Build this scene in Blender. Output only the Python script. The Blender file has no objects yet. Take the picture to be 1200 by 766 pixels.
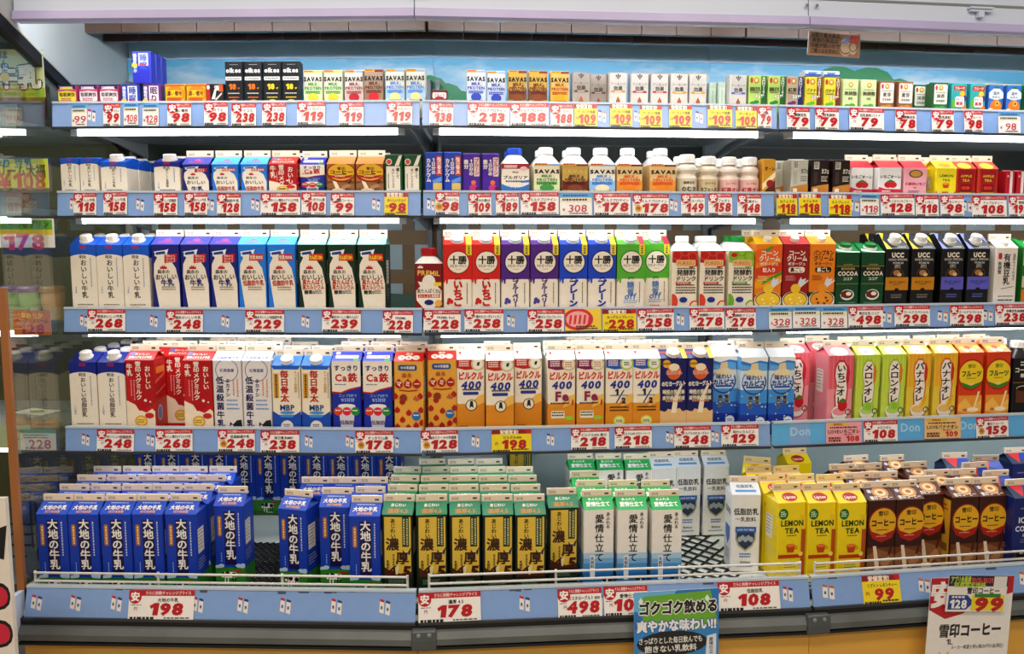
import bpy, math, random
from math import sin, cos, pi, tan, atan2, sqrt, radians
from mathutils import Vector, Matrix
random.seed(7)
SC = bpy.context.scene
COL = SC.collection
# ------------------------------------------------------------------ camera, light, exposure
F_PX = 1000.0                      # focal length in pixels of the 1200 x 766 frame
YAW, PITCH = math.atan(0.055), math.atan(0.11)
ZC = 1.30                          # eye height
camd = bpy.data.cameras.new('camera'); camd.sensor_width = 36.0; camd.lens = F_PX/1200*36
camd.clip_start = 0.02
cam = bpy.data.objects.new('camera', camd); COL.objects.link(cam)
cam.location = (0, 0, ZC); cam.rotation_euler = (pi/2-PITCH, 0, -YAW)
SC.camera = cam
SC.view_settings.view_transform = 'Standard'; SC.view_settings.look = 'None'
SC.view_settings.gamma = 1.0; SC.view_settings.use_curve_mapping = False
SC.view_settings.exposure = 0.0
w = bpy.data.worlds.new('shop_ambient'); SC.world = w; w.use_nodes = True
w.node_tree.nodes['Background'].inputs[0].default_value = (1.0, 0.93, 0.84, 1)
w.node_tree.nodes['Background'].inputs[1].default_value = 0.22
def area(name, loc, sx, sy, watts, col, rot):
    l = bpy.data.lights.new(name, 'AREA'); l.shape = 'RECTANGLE'; l.size = sx; l.size_y = sy
    l.energy = watts; l.color = col
    o = bpy.data.objects.new(name, l); COL.objects.link(o); o.location = loc; o.rotation_euler = rot
    return o
# rows of ceiling luminaires over the shop aisle in front of the case
area('ceiling_luminaire', (-0.6, 0.1, 3.1), 4.5, 0.35, 62, (1.0, 0.87, 0.73), (radians(20), 0, 0))
area('ceiling_luminaire', (0.3, -1.9, 3.1), 4.5, 0.35, 70, (1.0, 0.87, 0.73), (radians(20), 0, 0))
TUBE_E = 12.0                      # emission of the tubes under the shelves

# ------------------------------------------------------------------ camera maths (pixels of the photograph -> places on real planes)
def proj(X, Y, Z):
    Z -= ZC
    xc = X*cos(YAW)-Y*sin(YAW); yf = Y*cos(YAW)+X*sin(YAW)
    z = yf*cos(PITCH)-Z*sin(PITCH); v = yf*sin(PITCH)+Z*cos(PITCH)
    return 600+F_PX*xc/z, 383-F_PX*v/z, z
POLY = [(-1.75, .142), (-1.011, .078), (-.1045, 0.0), (.7855, .027), (1.347, .080), (1.75, .118)]
def dY(X):                          # the row of cases stands in a very slight arc
    for (x0, y0), (x1, y1) in zip(POLY, POLY[1:]):
        if X <= x1 or x1 == POLY[-1][0]:
            return y0+(y1-y0)*(X-x0)/(x1-x0)
def ang(X):
    for (x0, y0), (x1, y1) in zip(POLY, POLY[1:]):
        if X <= x1 or x1 == POLY[-1][0]:
            return atan2(y1-y0, x1-x0)
def X_at(px, Y0, Z):                # X on the line Y0+dY(X), height Z, seen at column px
    lo, hi = -2.2, 2.2
    for _ in range(40):
        m = (lo+hi)/2
        if proj(m, Y0+dY(m), Z)[0] < px: lo = m
        else: hi = m
    return (lo+hi)/2
def Z_at(px, py, Y0):
    lo, hi = -0.3, 3.0
    for _ in range(40):
        m = (lo+hi)/2
        X = X_at(px, Y0, m)
        if proj(X, Y0+dY(X), m)[1] > py: lo = m
        else: hi = m
    return (lo+hi)/2
def XY_at(px, py, Z):               # place on a level plane
    lo, hi = 1.2, 3.6
    below = Z < ZC-0.02
    for _ in range(40):
        m = (lo+hi)/2
        X = X_at(px, m, Z)
        y = proj(X, m+dY(X), Z)[1]
        if y > py: lo = m
        else: hi = m
    m = (lo+hi)/2
    X = X_at(px, m, Z)
    return X, m+dY(X)

# ------------------------------------------------------------------ colour and materials
def lin(c):
    return c/12.92 if c <= 0.04045 else ((c+0.055)/1.055)**2.4
HEX = {}
def hx(s):
    if isinstance(s, tuple): return s
    if s not in HEX:
        HEX[s] = tuple(lin(int(s[i:i+2], 16)/255)**1.18 for i in (0, 2, 4))+(1.0,)   # inks a little deeper than sampled
    return HEX[s]
def new_mat(name):
    m = bpy.data.materials.new(name); m.use_nodes = True
    return m, m.node_tree, m.node_tree.nodes['Principled BSDF']
def print_mat(name, rough, coat=0.0, spec=0.5, bump=0.0):
    m, nt, p = new_mat(name)
    a = nt.nodes.new('ShaderNodeAttribute'); a.attribute_name = 'Col'
    n = nt.nodes.new('ShaderNodeTexNoise'); n.inputs['Scale'].default_value = 60
    tc = nt.nodes.new('ShaderNodeTexCoord'); nt.links.new(tc.outputs['Object'], n.inputs['Vector'])
    mx = nt.nodes.new('ShaderNodeMix'); mx.data_type = 'RGBA'; mx.blend_type = 'MULTIPLY'
    mp = nt.nodes.new('ShaderNodeMapRange'); mp.inputs[3].default_value = 0.93; mp.inputs[4].default_value = 1.05
    nt.links.new(n.outputs[0], mp.inputs[0]); mx.inputs[0].default_value = 1.0
    nt.links.new(a.outputs['Color'], mx.inputs[6]); nt.links.new(mp.outputs[0], mx.inputs[7])
    nt.links.new(mx.outputs[2], p.inputs['Base Color'])
    p.inputs['Roughness'].default_value = rough; p.inputs['Coat Weight'].default_value = coat
    p.inputs['Coat Roughness'].default_value = 0.12; p.inputs['Specular IOR Level'].default_value = spec
    if bump:
        b = nt.nodes.new('ShaderNodeBump'); b.inputs['Strength'].default_value = bump; b.inputs['Distance'].default_value = 0.002
        nt.links.new(n.outputs[0], b.inputs['Height']); nt.links.new(b.outputs[0], p.inputs['Normal'])
    return m
M_CARD = print_mat('waxed_carton_print', 0.38, 0.05, 0.35)
M_PLAS = print_mat('moulded_plastic', 0.28, 0.15)
M_PAPER = print_mat('printed_card', 0.50, 0.10)
M_RAIL = print_mat('glossy_rail_plastic', 0.28, 0.5)
def solid(name, col, rough=0.5, metal=0.0, noise=0.06, scale=8.0, coat=0.0):
    m, nt, p = new_mat(name)
    c = hx(col)
    n = nt.nodes.new('ShaderNodeTexNoise'); n.inputs['Scale'].default_value = scale; n.inputs['Detail'].default_value = 5
    tc = nt.nodes.new('ShaderNodeTexCoord'); nt.links.new(tc.outputs['Object'], n.inputs['Vector'])
    r = nt.nodes.new('ShaderNodeValToRGB')
    r.color_ramp.elements[0].position = 0.3; r.color_ramp.elements[1].position = 0.7
    r.color_ramp.elements[0].color = tuple(x*(1-noise) for x in c[:3])+(1,)
    r.color_ramp.elements[1].color = tuple(min(1, x*(1+noise)) for x in c[:3])+(1,)
    nt.links.new(n.outputs[0], r.inputs[0]); nt.links.new(r.outputs[0], p.inputs['Base Color'])
    p.inputs['Roughness'].default_value = rough; p.inputs['Metallic'].default_value = metal
    p.inputs['Coat Weight'].default_value = coat
    return m
def emit_mat(name, col, strength):
    m, nt, p = new_mat(name)
    p.inputs['Base Color'].default_value = (.9, .9, .9, 1)
    p.inputs['Emission Color'].default_value = col; p.inputs['Emission Strength'].default_value = strength
    return m
def glass_mat(name, tint, gloss):
    m = bpy.data.materials.new(name); m.use_nodes = True; nt = m.node_tree; nt.nodes.clear()
    o = nt.nodes.new('ShaderNodeOutputMaterial'); mx = nt.nodes.new('ShaderNodeMixShader')
    t = nt.nodes.new('ShaderNodeBsdfTransparent'); g = nt.nodes.new('ShaderNodeBsdfGlossy')
    t.inputs[0].default_value = tint; g.inputs['Roughness'].default_value = 0.02
    mx.inputs[0].default_value = gloss; nt.links.new(t.outputs[0], mx.inputs[1]); nt.links.new(g.outputs[0], mx.inputs[2])
    nt.links.new(mx.outputs[0], o.inputs[0])
    return m
M_TUBE = emit_mat('lit_fluorescent_tube', (0.93, 0.97, 1.0, 1), TUBE_E)
M_TUBE2 = emit_mat('lit_canopy_tube', (0.93, 0.97, 1.0, 1), 36.0)
M_TUBECAP = solid('tube_end_cap', 'C9CDD0', 0.4)
M_WHITE = solid('white_enamel', 'D6DFF0', 0.35, 0, 0.02, 5)
M_GREY = solid('grey_enamel', '8E9294', 0.45, 0, 0.05)
M_BLACK = solid('black_rubber', '141516', 0.6)
M_CHROME = solid('zinc_wire', 'D8D4CE', 0.35, 0.2, 0.03)
M_BUMP = solid('worn_grey_bumper', '6D716F', 0.42, 0, 0.16, 9)
M_YEL = solid('yellow_kick_panel', 'E6B456', 0.5, 0, 0.08, 4)
M_DECK = solid('pale_deck_steel', 'E2ECE8', 0.4, 0, 0.05)
M_GLASS = glass_mat('end_glass', (0.88, 0.91, 0.84, 1), 0.16)
M_CLEAR = glass_mat('clear_clamshell', (0.93, 0.93, 0.9, 1), 0.12)

# ------------------------------------------------------------------ objects
def mesh_obj(name, me, parent=None, loc=(0, 0, 0), rot=(0, 0, 0)):
    o = bpy.data.objects.new(name, me); COL.objects.link(o)
    o.location = loc; o.rotation_euler = rot
    if parent: o.parent = parent
    return o
def empty(name, loc, rz=0.0):
    o = bpy.data.objects.new(name, None); COL.objects.link(o); o.location = loc; o.rotation_euler = (0, 0, rz)
    o.empty_display_size = 0.02
    return o
def tag(o, label, cat=None, group=None, kind=None):
    o['label'] = label
    if cat: o['category'] = cat
    if group: o['group'] = group
    if kind: o['kind'] = kind
    return o
class MB:                           # collects geometry; colours per vertex go to the attribute Col
    def __init__(s): s.v = []; s.f = []; s.c = []; s.sm = False
    def add(s, vs, fs, col='FFFFFF'):
        b = len(s.v); c = hx(col)
        s.v += [tuple(p) for p in vs]; s.c += [c]*len(vs)
        s.f += [tuple(i+b for i in f) for f in fs]
    def box(s, x0, y0, z0, x1, y1, z1, col='FFFFFF'):
        vs = [(x0, y0, z0), (x1, y0, z0), (x1, y1, z0), (x0, y1, z0), (x0, y0, z1), (x1, y0, z1), (x1, y1, z1), (x0, y1, z1)]
        s.add(vs, [(0, 3, 2, 1), (4, 5, 6, 7), (0, 1, 5, 4), (1, 2, 6, 5), (2, 3, 7, 6), (3, 0, 4, 7)], col)
    def prism(s, pts, x0, x1, col='FFFFFF'):        # yz outline (counter-clockwise seen from +x) swept along x
        n = len(pts)
        vs = [(x0, y, z) for y, z in pts]+[(x1, y, z) for y, z in pts]
        fs = [tuple(range(n))[::-1], tuple(range(n, 2*n))]+[(i, (i+1) % n, n+(i+1) % n, n+i) for i in range(n)]
        s.add(vs, fs, col)
    def tube(s, pts, r, n=8, col='FFFFFF'):
        pts = [Vector(p) for p in pts]; vs = []; fs = []
        for i, p in enumerate(pts):
            t = (pts[min(i+1, len(pts)-1)]-pts[max(i-1, 0)]).normalized()
            u = t.cross(Vector((0, 0, 1)))
            if u.length < 1e-3: u = t.cross(Vector((1, 0, 0)))
            u.normalize(); w_ = t.cross(u)
            for k in range(n):
                a = 2*pi*k/n; vs.append(p+u*cos(a)*r+w_*sin(a)*r)
        for i in range(len(pts)-1):
            for k in range(n):
                fs.append((i*n+k, i*n+(k+1) % n, (i+1)*n+(k+1) % n, (i+1)*n+k))
        fs.append(tuple(range(n))[::-1]); fs.append(tuple(range((len(pts)-1)*n, len(pts)*n)))
        s.add(vs, fs, col)
    def lathe(s, prof, n=20, col='FFFFFF', M=None):  # prof: (radius, height[, colour])
        for i in range(len(prof)-1):
            r0, z0 = prof[i][:2]; r1, z1 = prof[i+1][:2]
            cc = prof[i+1][2] if len(prof[i+1]) > 2 else col
            vs = []; fs = []
            for k in range(n):
                a = 2*pi*k/n
                vs += [Vector((r0*cos(a), r0*sin(a), z0)), Vector((r1*cos(a), r1*sin(a), z1))]
            for k in range(n):
                j = (k+1) % n
                fs.append((2*k, 2*j, 2*j+1, 2*k+1))
            if M: vs = [M @ q for q in vs]
            s.add(vs, fs, cc)
    def mesh(s, name, mat):
        me = bpy.data.meshes.new(name); me.from_pydata(s.v, [], s.f); me.update()
        at = me.color_attributes.new('Col', 'FLOAT_COLOR', 'POINT')
        flat = [x for c in s.c for x in c]
        at.data.foreach_set('color', flat)
        me.materials.append(mat)
        if s.sm: me.polygons.foreach_set('use_smooth', [True]*len(me.polygons))
        return me
    def obj(s, name, mat, parent=None, loc=(0, 0, 0), rot=(0, 0, 0)):
        return mesh_obj(name, s.mesh(name, mat), parent, loc, rot)
def bevel(o, wdt=0.002, seg=2):
    m = o.modifiers.new('bevel', 'BEVEL'); m.width = wdt; m.segments = seg; m.limit_method = 'ANGLE'
    return o

# ------------------------------------------------------------------ flat print: glyphs and shapes as thin geometry
GL = {}
def glyph(ch, b):
    k = (ch, b)
    if k not in GL:
        if ch == '1':
            t = b
            vs = [(.27-t, 0-t), (.42+t, 0-t), (.42+t, .69+t), (.30-t, .69+t), (.06-t, .55), (.10, .42-t), (.27-t, .52-t)]
            GL[k] = (vs, [(0, 1, 2, 3, 6), (3, 4, 5, 6)], .06-t, .42+t)
        else:
            cu = bpy.data.curves.new('g', 'FONT'); cu.body = ch; cu.size = 1; cu.resolution_u = 2; cu.offset = b; cu.fill_mode = 'FRONT'
            ob = bpy.data.objects.new('g', cu)
            me = bpy.data.meshes.new_from_object(ob)
            vs = [p.co[:2] for p in me.vertices]; fs = [tuple(p.vertices) for p in me.polygons]
            GL[k] = (vs, fs, min([p[0] for p in vs], default=0), max([p[0] for p in vs], default=.25))
            bpy.data.objects.remove(ob); bpy.data.curves.remove(cu); bpy.data.meshes.remove(me)
    return GL[k]
def clip(pts, x0=0.0, x1=1.0, y0=0.0, y1=1.0):
    for ax, lim, sg in ((0, x0, 1), (0, x1, -1), (1, y0, 1), (1, y1, -1)):
        out = []
        for i in range(len(pts)):
            a, b = pts[i-1], pts[i]
            ia = (a[ax]-lim)*sg >= -1e-9; ib = (b[ax]-lim)*sg >= -1e-9
            if ia != ib:
                t = (lim-a[ax])/(b[ax]-a[ax]); out.append((a[0]+(b[0]-a[0])*t, a[1]+(b[1]-a[1])*t))
            if ib: out.append(b)
        pts = out
        if not pts: return []
    return pts
class Art:
    """print on a face: x and y run 0..1 over the face, sizes and radii are fractions of its width"""
    def __init__(s, mb, w, h, fmap, base=1.5e-4, step=8e-5):
        s.mb = mb; s.w = w; s.h = h; s.fm = fmap; s.l = base; s.st = step; s.k = w/h; s.clip = True; s.q = 1.0
    def put(s, polys, col):
        for pts in polys:
            s.mb.add([s.fm(x*s.w, y*s.h, s.l) for x, y in pts], [tuple(range(len(pts)))], col)
    def P(s, pts, col):
        pts = clip(pts) if s.clip else pts
        if len(pts) > 2:
            a = sum(p[0]*q[1]-q[0]*p[1] for p, q in zip(pts, pts[1:]+pts[:1]))
            s.put([pts if a > 0 else pts[::-1]], col)
        s.l += s.st
    def R(s, x0, y0, x1, y1, col): s.P([(x0, y0), (x1, y0), (x1, y1), (x0, y1)], col)
    def E(s, cx, cy, rx, ry, col, n=20, a0=0.0):
        ry *= s.q; s.P([(cx+rx*cos(2*pi*i/n+a0), cy+ry*s.k*sin(2*pi*i/n+a0)) for i in range(n)], col)
    def RR(s, x0, y0, x1, y1, r, col):               # rounded box
        q = []
        for cx, cy, a in ((x1-r, y1-r*s.k, 0), (x0+r, y1-r*s.k, 1), (x0+r, y0+r*s.k, 2), (x1-r, y0+r*s.k, 3)):
            q += [(cx+r*cos((a+t/3)*pi/2), cy+r*s.k*sin((a+t/3)*pi/2)) for t in range(4)]
        s.P(q, col)
    def ring(s, cx, cy, r, t, col, n=20, a0=0, a1=2*pi):
        m = n
        qs = []
        for i in range(m):
            a, b = a0+(a1-a0)*i/m, a0+(a1-a0)*(i+1)/m
            q = clip([(cx+(r-t)*cos(a), cy+(r-t)*s.k*sin(a)), (cx+r*cos(a), cy+r*s.k*sin(a)), (cx+r*cos(b), cy+r*s.k*sin(b)), (cx+(r-t)*cos(b), cy+(r-t)*s.k*sin(b))])
            if len(q) > 2: qs.append(q)
        s.put(qs, col); s.l += s.st
    @staticmethod
    def stamps(ch, b):              # (outline growth, shifts): dense characters are thickened by overprinting
        if ord(ch) < 0x2000: return b, [(0, 0)]
        if b <= .012: return b, [(0, 0)]
        if b > .065: return (0.0 if ord(ch) >= 0x4E00 else .008), [(b*cos(i*pi/4), b*sin(i*pi/4)) for i in range(8)]
        g = 0.0 if ord(ch) >= 0x4E00 else min(b*.4, .010); q = (b-g)*.85
        return g, [(-q, -q), (q, -q), (q, q), (-q, q)]
    def _lay(s, tx, b, gap):
        x = 0.0; out = []
        for ch in tx:
            if ch == ' ': x += .3; continue
            g = glyph(ch, b)
            if ord(ch) < 0x2000: out.append((g, x-g[2], ch)); x += g[3]-g[2]+.07+gap
            else: out.append((g, x, ch)); x += 1.0+gap
        return out, max(x-gap-(.07 if tx and ord(tx[-1]) < 0x2000 else 0), .01)
    def T(s, tx, cx, cy, size, col, b=.02, sx=1.0, it=0.0, o=None, ow=.06, gap=0.0, mw=None, rot=0.0, al='c'):
        size *= s.q; sx /= s.q**.6
        if o: s._T(tx, cx, cy, size, o, b+ow, sx, it, gap+2*0, mw, rot, al, b)
        s._T(tx, cx, cy, size, col, b, sx, it, gap, mw, rot, al, b)
    def _T(s, tx, cx, cy, size, col, b, sx, it, gap, mw, rot, al, b0):
        lay, tot = s._lay(tx, b0, gap)
        if mw and tot*size*sx > mw: sx = mw/(tot*size)
        cr, sr = cos(rot), sin(rot); sh = {'c': tot/2, 'l': 0.0, 'r': tot}[al]
        for (g0, x, ch) in lay:
            gb, sh_ = s.stamps(ch, b); g = glyph(ch, gb)
            for qi, (qx, qy) in enumerate(sh_):
                vs = []; zl = s.l+qi*1e-5
                for p in g[0]:
                    lx = (x+p[0]+qx-sh)*sx*size; ly = (p[1]+qy-.37)*size; lx += ly*it
                    gx, gy = cx+lx*cr-ly*sr, cy+(lx*sr+ly*cr)*s.k
                    vs.append(s.fm(gx*s.w, gy*s.h, zl))
                s.mb.add(vs, g[1], col)
        s.l += s.st
    def V(s, tx, cx, yt, size, col, b=.02, sx=1.0, sp=1.0, o=None, it=0.0, ow=.05):   # vertical writing from the top down
        for cc, bb in (((o, b+ow),) if o else ())+((col, b),):
            for i, ch in enumerate(tx):
                if ch == ' ': continue
                gb, sh_ = s.stamps(ch, bb); g = glyph(ch, gb); cy = yt-(i+.5)*size*sp*s.k
                for qi, (qx, qy) in enumerate(sh_):
                    vs = []; zl = s.l+qi*1e-5
                    for p in g[0]:
                        lx = (p[0]+qx-.5)*size; ly = (p[1]+qy-.37)*size
                        if ord(ch) < 0x2000: lx = (p[0]-(g[2]+g[3])/2)*size
                        if ch in 'ー～・（）': lx, ly = ly, -lx
                        if ch in 'っゃゅょッャュョ': lx += .12*size; ly += .12*size
                        vs.append(s.fm((cx+lx*sx+it*(-(i+.5)*size*sp+ly))*s.w, (cy+ly*s.k)*s.h, zl))
                    s.mb.add(vs, g[1], cc)
            s.l += s.st
    def L(s, x0, x1, y, n, dy, col, t=.018, rag=.2):  # illegible small print: broken bars
        rnd = random.Random(int(x0*997+y*7919+n))
        qs = []
        for i in range(n):
            yy = y-i*dy; x = x0; e = x1-(x1-x0)*rag*rnd.random()
            while x < e:
                l = min(rnd.uniform(.03, .09), e-x)
                if l > .008: qs.append([(x, yy), (x+l, yy), (x+l, yy+t*s.k), (x, yy+t*s.k)])
                x += l+.015
        s.put(qs, col); s.l += s.st
    def VL(s, x, y0, y1, col, t=.03):                  # a column of tiny illegible characters
        rnd = random.Random(int(x*991+y0*773)); y = y1; qs = []
        while y > y0+.005:
            l = rnd.uniform(.02, .035)
            qs.append([(x-t/2, y-l), (x+t/2, y-l), (x+t/2, y-.004), (x-t/2, y-.004)]); y -= l+.006
        s.put(qs, col); s.l += s.st
# ------------------------------------------------------------------ package builders
DES = {}
def chamf(w, d, c):
    x, y = w/2, d/2
    return [(-x+c, -y), (x-c, -y), (x, -y+c), (x, y-c), (x-c, y), (-x+c, y), (-x, y-c), (-x, -y+c)]
def walls(mb, w, d, h, bands, sbands, c=.0022):
    lp = chamf(w, d, c)
    for i in range(8):
        a, b = lp[i], lp[(i+1) % 8]
        for (y0, y1, col) in (bands if i in (0, 4) else (sbands or bands)):
            mb.add([(a[0], a[1], y0*h), (b[0], b[1], y0*h), (b[0], b[1], y1*h), (a[0], a[1], y1*h)], [(0, 1, 2, 3)], col)
    mb.add([(p[0], p[1], 0) for p in lp], [tuple(range(8))[::-1]], 'C8C0B0')
    return lp
def m_front(w, d, z=0.0): return lambda x, y, l: (x-w/2, -d/2-l, y+z)
def m_right(w, d): return lambda x, y, l: (w/2+l, x-d/2, y)
def m_left(w, d): return lambda x, y, l: (-w/2-l, d/2-x, y)
def cap_mesh(r, h, col, M=None, name='cap'):
    mb = MB()
    n = 24
    prof = [(r*1.06, 0), (r*1.06, h*.12), (r, h*.14), (r, h*.88), (r*.9, h), (0.0001, h)]
    mb.lathe(prof, n, col, M)
    for k in range(n//2):           # grip ribs
        a = 2*pi*k/(n//2); e = .0009
        vs = []
        for z in (h*.18, h*.85):
            for rr, aa in ((r*.985, a-.07), (r+e, a-.03), (r+e, a+.03), (r*.985, a+.07)):
                v = Vector((rr*cos(aa), rr*sin(aa), z)); vs.append(M @ v if M else v)
        mb.add(vs, [(0, 1, 5, 4), (1, 2, 6, 5), (2, 3, 7, 6)], col)
    return mb.mesh(name, M_PLAS)
def side_default(a):
    a.R(.14, .50, .62, .80, 'E9E4D8'); a.L(.18, .58, .765, 6, .042, '7A7468', .03, .3)
    a.L(.14, .8, .42, 4, .035, 'D8D2C4', .02, .4)
def design(name, kind, look, obj, cat='carton', front=None, roof=None, fin=None, side=side_default, w=.0705, d=None, hb=.197, hr=.020, hf=.017, hid=.033,
           body='F1EBDF', sbody=None, top=None, fincol='F0DFC9', cap=None, capr=.0125, caph=.010, shoulder='F3F1EC'):
    d = d or w
    bands = body if isinstance(body, list) else [(0, 1, body)]
    sb = sbody if (sbody is None or isinstance(sbody, list)) else [(0, 1, sbody)]
    v0 = hid/hb                     # the print starts above the strip the price rail covers
    bands = [(0 if y0 == 0 else v0+(1-v0)*y0, v0+(1-v0)*y1, c_) for y0, y1, c_ in bands]
    if sb: sb = [(0 if y0 == 0 else v0+(1-v0)*y0, v0+(1-v0)*y1, c_) for y0, y1, c_ in sb]
    topc = top or bands[-1][2]
    parts = []; mb = MB(); ar = MB(); H = hb
    if kind in ('gable', 'brick', 'slant', 'shoulder'):
        lp = walls(mb, w, d, hb, bands, sb)
    if kind == 'gable':
        t = .0022; x = w/2
        L = sqrt((d/2-t)**2+hr**2)
        for s in (-1, 1):
            q = [(-x, s*d/2, hb), (x, s*d/2, hb), (x, s*t, hb+hr), (-x, s*t, hb+hr)]
            mb.add(q, [(0, 1, 2, 3) if s < 0 else (3, 2, 1, 0)], topc)
            A, C, F, B, I = (s*x, -d/2, hb), (s*x, d/2, hb), (s*x, -t, hb+hr), (s*x, t, hb+hr), (s*(x-.27*w), 0, hb+hr*.93)
            fs = [(0, 1, 4), (0, 4, 2), (4, 1, 3)]
            mb.add([A, C, F, B, I], fs if s > 0 else [f[::-1] for f in fs], topc)
        fb = MB(); z0, z1 = hb+hr-.0005, hb+hr+hf
        fb.box(-x, -t, z0, x, t, z1, fincol)
        fa = Art(fb, w, hf, lambda X, Y, l: (X-w/2, -t-l, z0+Y))
        fa.R(0, .08, 1, .17, 'CFC8B8')
        if fin: fin(fa)
        else:
            fa.L(.08, .3, .55, 2, .22, '6A645C', .02, 0); fa.R(.76, .35, .9, .6, '4A4540')
        parts.append(('gable_fin', fb.mesh('gable_fin', M_CARD)))
        ra = Art(ar, w, L, lambda X, Y, l: (X-w/2, -d/2+Y*(d/2-t)/L-l*hr/L, hb+Y*hr/L+l*(d/2-t)/L))
        if roof: roof(ra)
        if cap:
            M = Matrix.Translation((0, -d/4-.002, hb+hr*.47)) @ Matrix.Rotation(atan2(hr, d/2), 4, 'X')
            parts.append(('screw_cap', cap_mesh(capr, caph, cap, M, 'screw_cap')))
        H = hb+hr+hf
    elif kind == 'brick':
        mb.add([(p[0]*.985, p[1]*.985, hb+.0012) for p in lp], [tuple(range(8))], topc)
        for i in range(8):
            a, b = lp[i], lp[(i+1) % 8]
            mb.add([(a[0], a[1], hb), (b[0], b[1], hb), (b[0]*.985, b[1]*.985, hb+.0012), (a[0]*.985, a[1]*.985, hb+.0012)], [(0, 1, 2, 3)], topc)
        sm = MB(); sm.prism([(-.0035, hb+.0012), (.0035, hb+.0012), (.0012, hb+.004), (-.0012, hb+.004)], -w*.47, w*.47, topc)
        parts.append(('top_seam', sm.mesh('top_seam', M_CARD)))
        H = hb+.003
    elif kind == 'slant':
        x = w/2; yk = d*.12; zk = hb+hr; zb = hb+hr*.9
        A = [(-x, -d/2, hb), (x, -d/2, hb), (x, yk, zk), (-x, yk, zk), (x, d/2, zb), (-x, d/2, zb), (x, d/2, hb), (-x, d/2, hb)]
        mb.add(A, [(0, 1, 2, 3), (3, 2, 4, 5), (5, 4, 6, 7), (1, 6, 4, 2), (0, 3, 5, 7)], topc)
        L = sqrt((d/2+yk)**2+hr**2); e = (d/2+yk)
        ra = Art(ar, w, L, lambda X, Y, l: (X-w/2, -d/2+Y*e/L-l*hr/L, hb+Y*hr/L+l*e/L))
        if roof: roof(ra)
        if cap:
            M = Matrix.Translation((0, -d/2+e*.52, hb+hr*.50)) @ Matrix.Rotation(atan2(hr, e)*.55, 4, 'X')
            nb = MB(); nb.lathe([(capr*1.25, -.006), (capr*1.25, .003), (capr*.95, .0035), (capr*.95, .007)], 20, shoulder, M)
            parts.append(('neck_ring', nb.mesh('neck_ring', M_PLAS)))
            parts.append(('screw_cap', cap_mesh(capr, caph, cap, M @ Matrix.Translation((0, 0, .005)), 'screw_cap')))
        H = hb+hr+caph
    elif kind == 'shoulder':
        hs = hr; sb_ = MB(); n = 24; rn = capr*1.0
        rows = []
        for t, zz in ((0, 0), (.25, .30), (.55, .62), (.85, .88), (1, 1), (1, 1.12)):
            ring = []
            for k in range(n):
                a = 2*pi*(k+.5)/n; cx, sy = cos(a), sin(a)
                m_ = 1/max(abs(cx)/(w/2), abs(sy)/(d/2)); m_ = min(m_, .5*sqrt(w*w+d*d)*.93)
                r = m_*(1-t)+rn*t
                ring.append((r*cx, r*sy, hb+hs*zz))
            rows.append(ring)
        vs = [p for r in rows for p in r]
        sb_.add(vs, [(i*n+k, i*n+(k+1) % n, (i+1)*n+(k+1) % n, (i+1)*n+k) for i in range(len(rows)-1) for k in range(n)], shoulder)
        sb_.sm = True
        parts.append(('shoulder', sb_.mesh('shoulder', M_PLAS)))
        mb.add([(p[0], p[1], hb) for p in lp], [tuple(range(8))], shoulder)
        parts.append(('screw_cap', cap_mesh(capr*1.12, caph, cap or 'F6F5F2', Matrix.Translation((0, 0, hb+hs*1.04)), 'screw_cap')))
        H = hb+hs+caph
    elif kind == 'pet':
        r = w/2; z = hb
        prof = [(r*.75, 0), (r*.97, z*.02), (r, z*.05), (r, z*.60), (r*.90, z*.64), (r*.84, z*.68), (r*.9, z*.72), (r*.97, z*.76), (r*.92, z*.81), (r*.74, z*.86), (r*.60, z*.89), (r*.60, z*.93)]
        mb.lathe(prof, 28, bands[0][2]); mb.lathe([(r*.0001, .001), (r*.75, 0)], 28, bands[0][2]); mb.sm = True
        lb = MB(); rl = r+.0006
        lb.lathe([(rl, z*.10), (rl, z*.585)], 28, top or 'E9DDC6')
        parts.append(('wrap_label', lb.mesh('wrap_label', M_CARD)))
        parts.append(('screw_cap', cap_mesh(r*.74, z*.17, cap or 'F4F3EF', Matrix.Translation((0, 0, z*.9)), 'screw_cap')))
        H = z*1.07; d = w
    if front:
        if kind == 'pet':
            def fm(X, Y, l, r=w/2+.0008, hb=hb):
                a = (X/w-.5)*2.0
                return ((r+l)*sin(a), -(r+l)*cos(a), hb*.10+Y)
            front(Art(ar, w, hb*.485, fm))
        else:
            fa_ = Art(ar, w, hb-hid, m_front(w, d, hid))
            if fa_.k > .62 and kind in ('gable', 'shoulder'): fa_.q = .50/fa_.k+.08
            front(fa_)
    if side and kind == 'gable':
        side(Art(ar, d, hb, m_right(w, d))); side(Art(ar, d, hb, m_left(w, d)))
    pre = [('body', mb.mesh('body', M_PLAS if kind == 'pet' else M_CARD))]
    if ar.v: pre.append(('printed_label', ar.mesh('printed_label', M_CARD)))
    DES[name] = dict(parts=pre+parts, w=w, d=d, H=H, look=look, obj=obj, cat=cat)
PLACED = []
def put(name, x, y, z, rz, row, rank):
    D = DES[name]
    o = empty(D['obj'], (x, y, z), rz)
    for pn, me in D['parts']:
        mesh_obj(pn, me, o)
    PLACED.append((o, name, row, rank, x))
    return o
ROWN = {1: 'top shelf', 2: 'second shelf', 3: 'third shelf', 4: 'fourth shelf', 5: 'bottom deck'}
RK = ['front', 'second', 'third', 'fourth', 'fifth', 'sixth', 'seventh', 'eighth']
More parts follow.
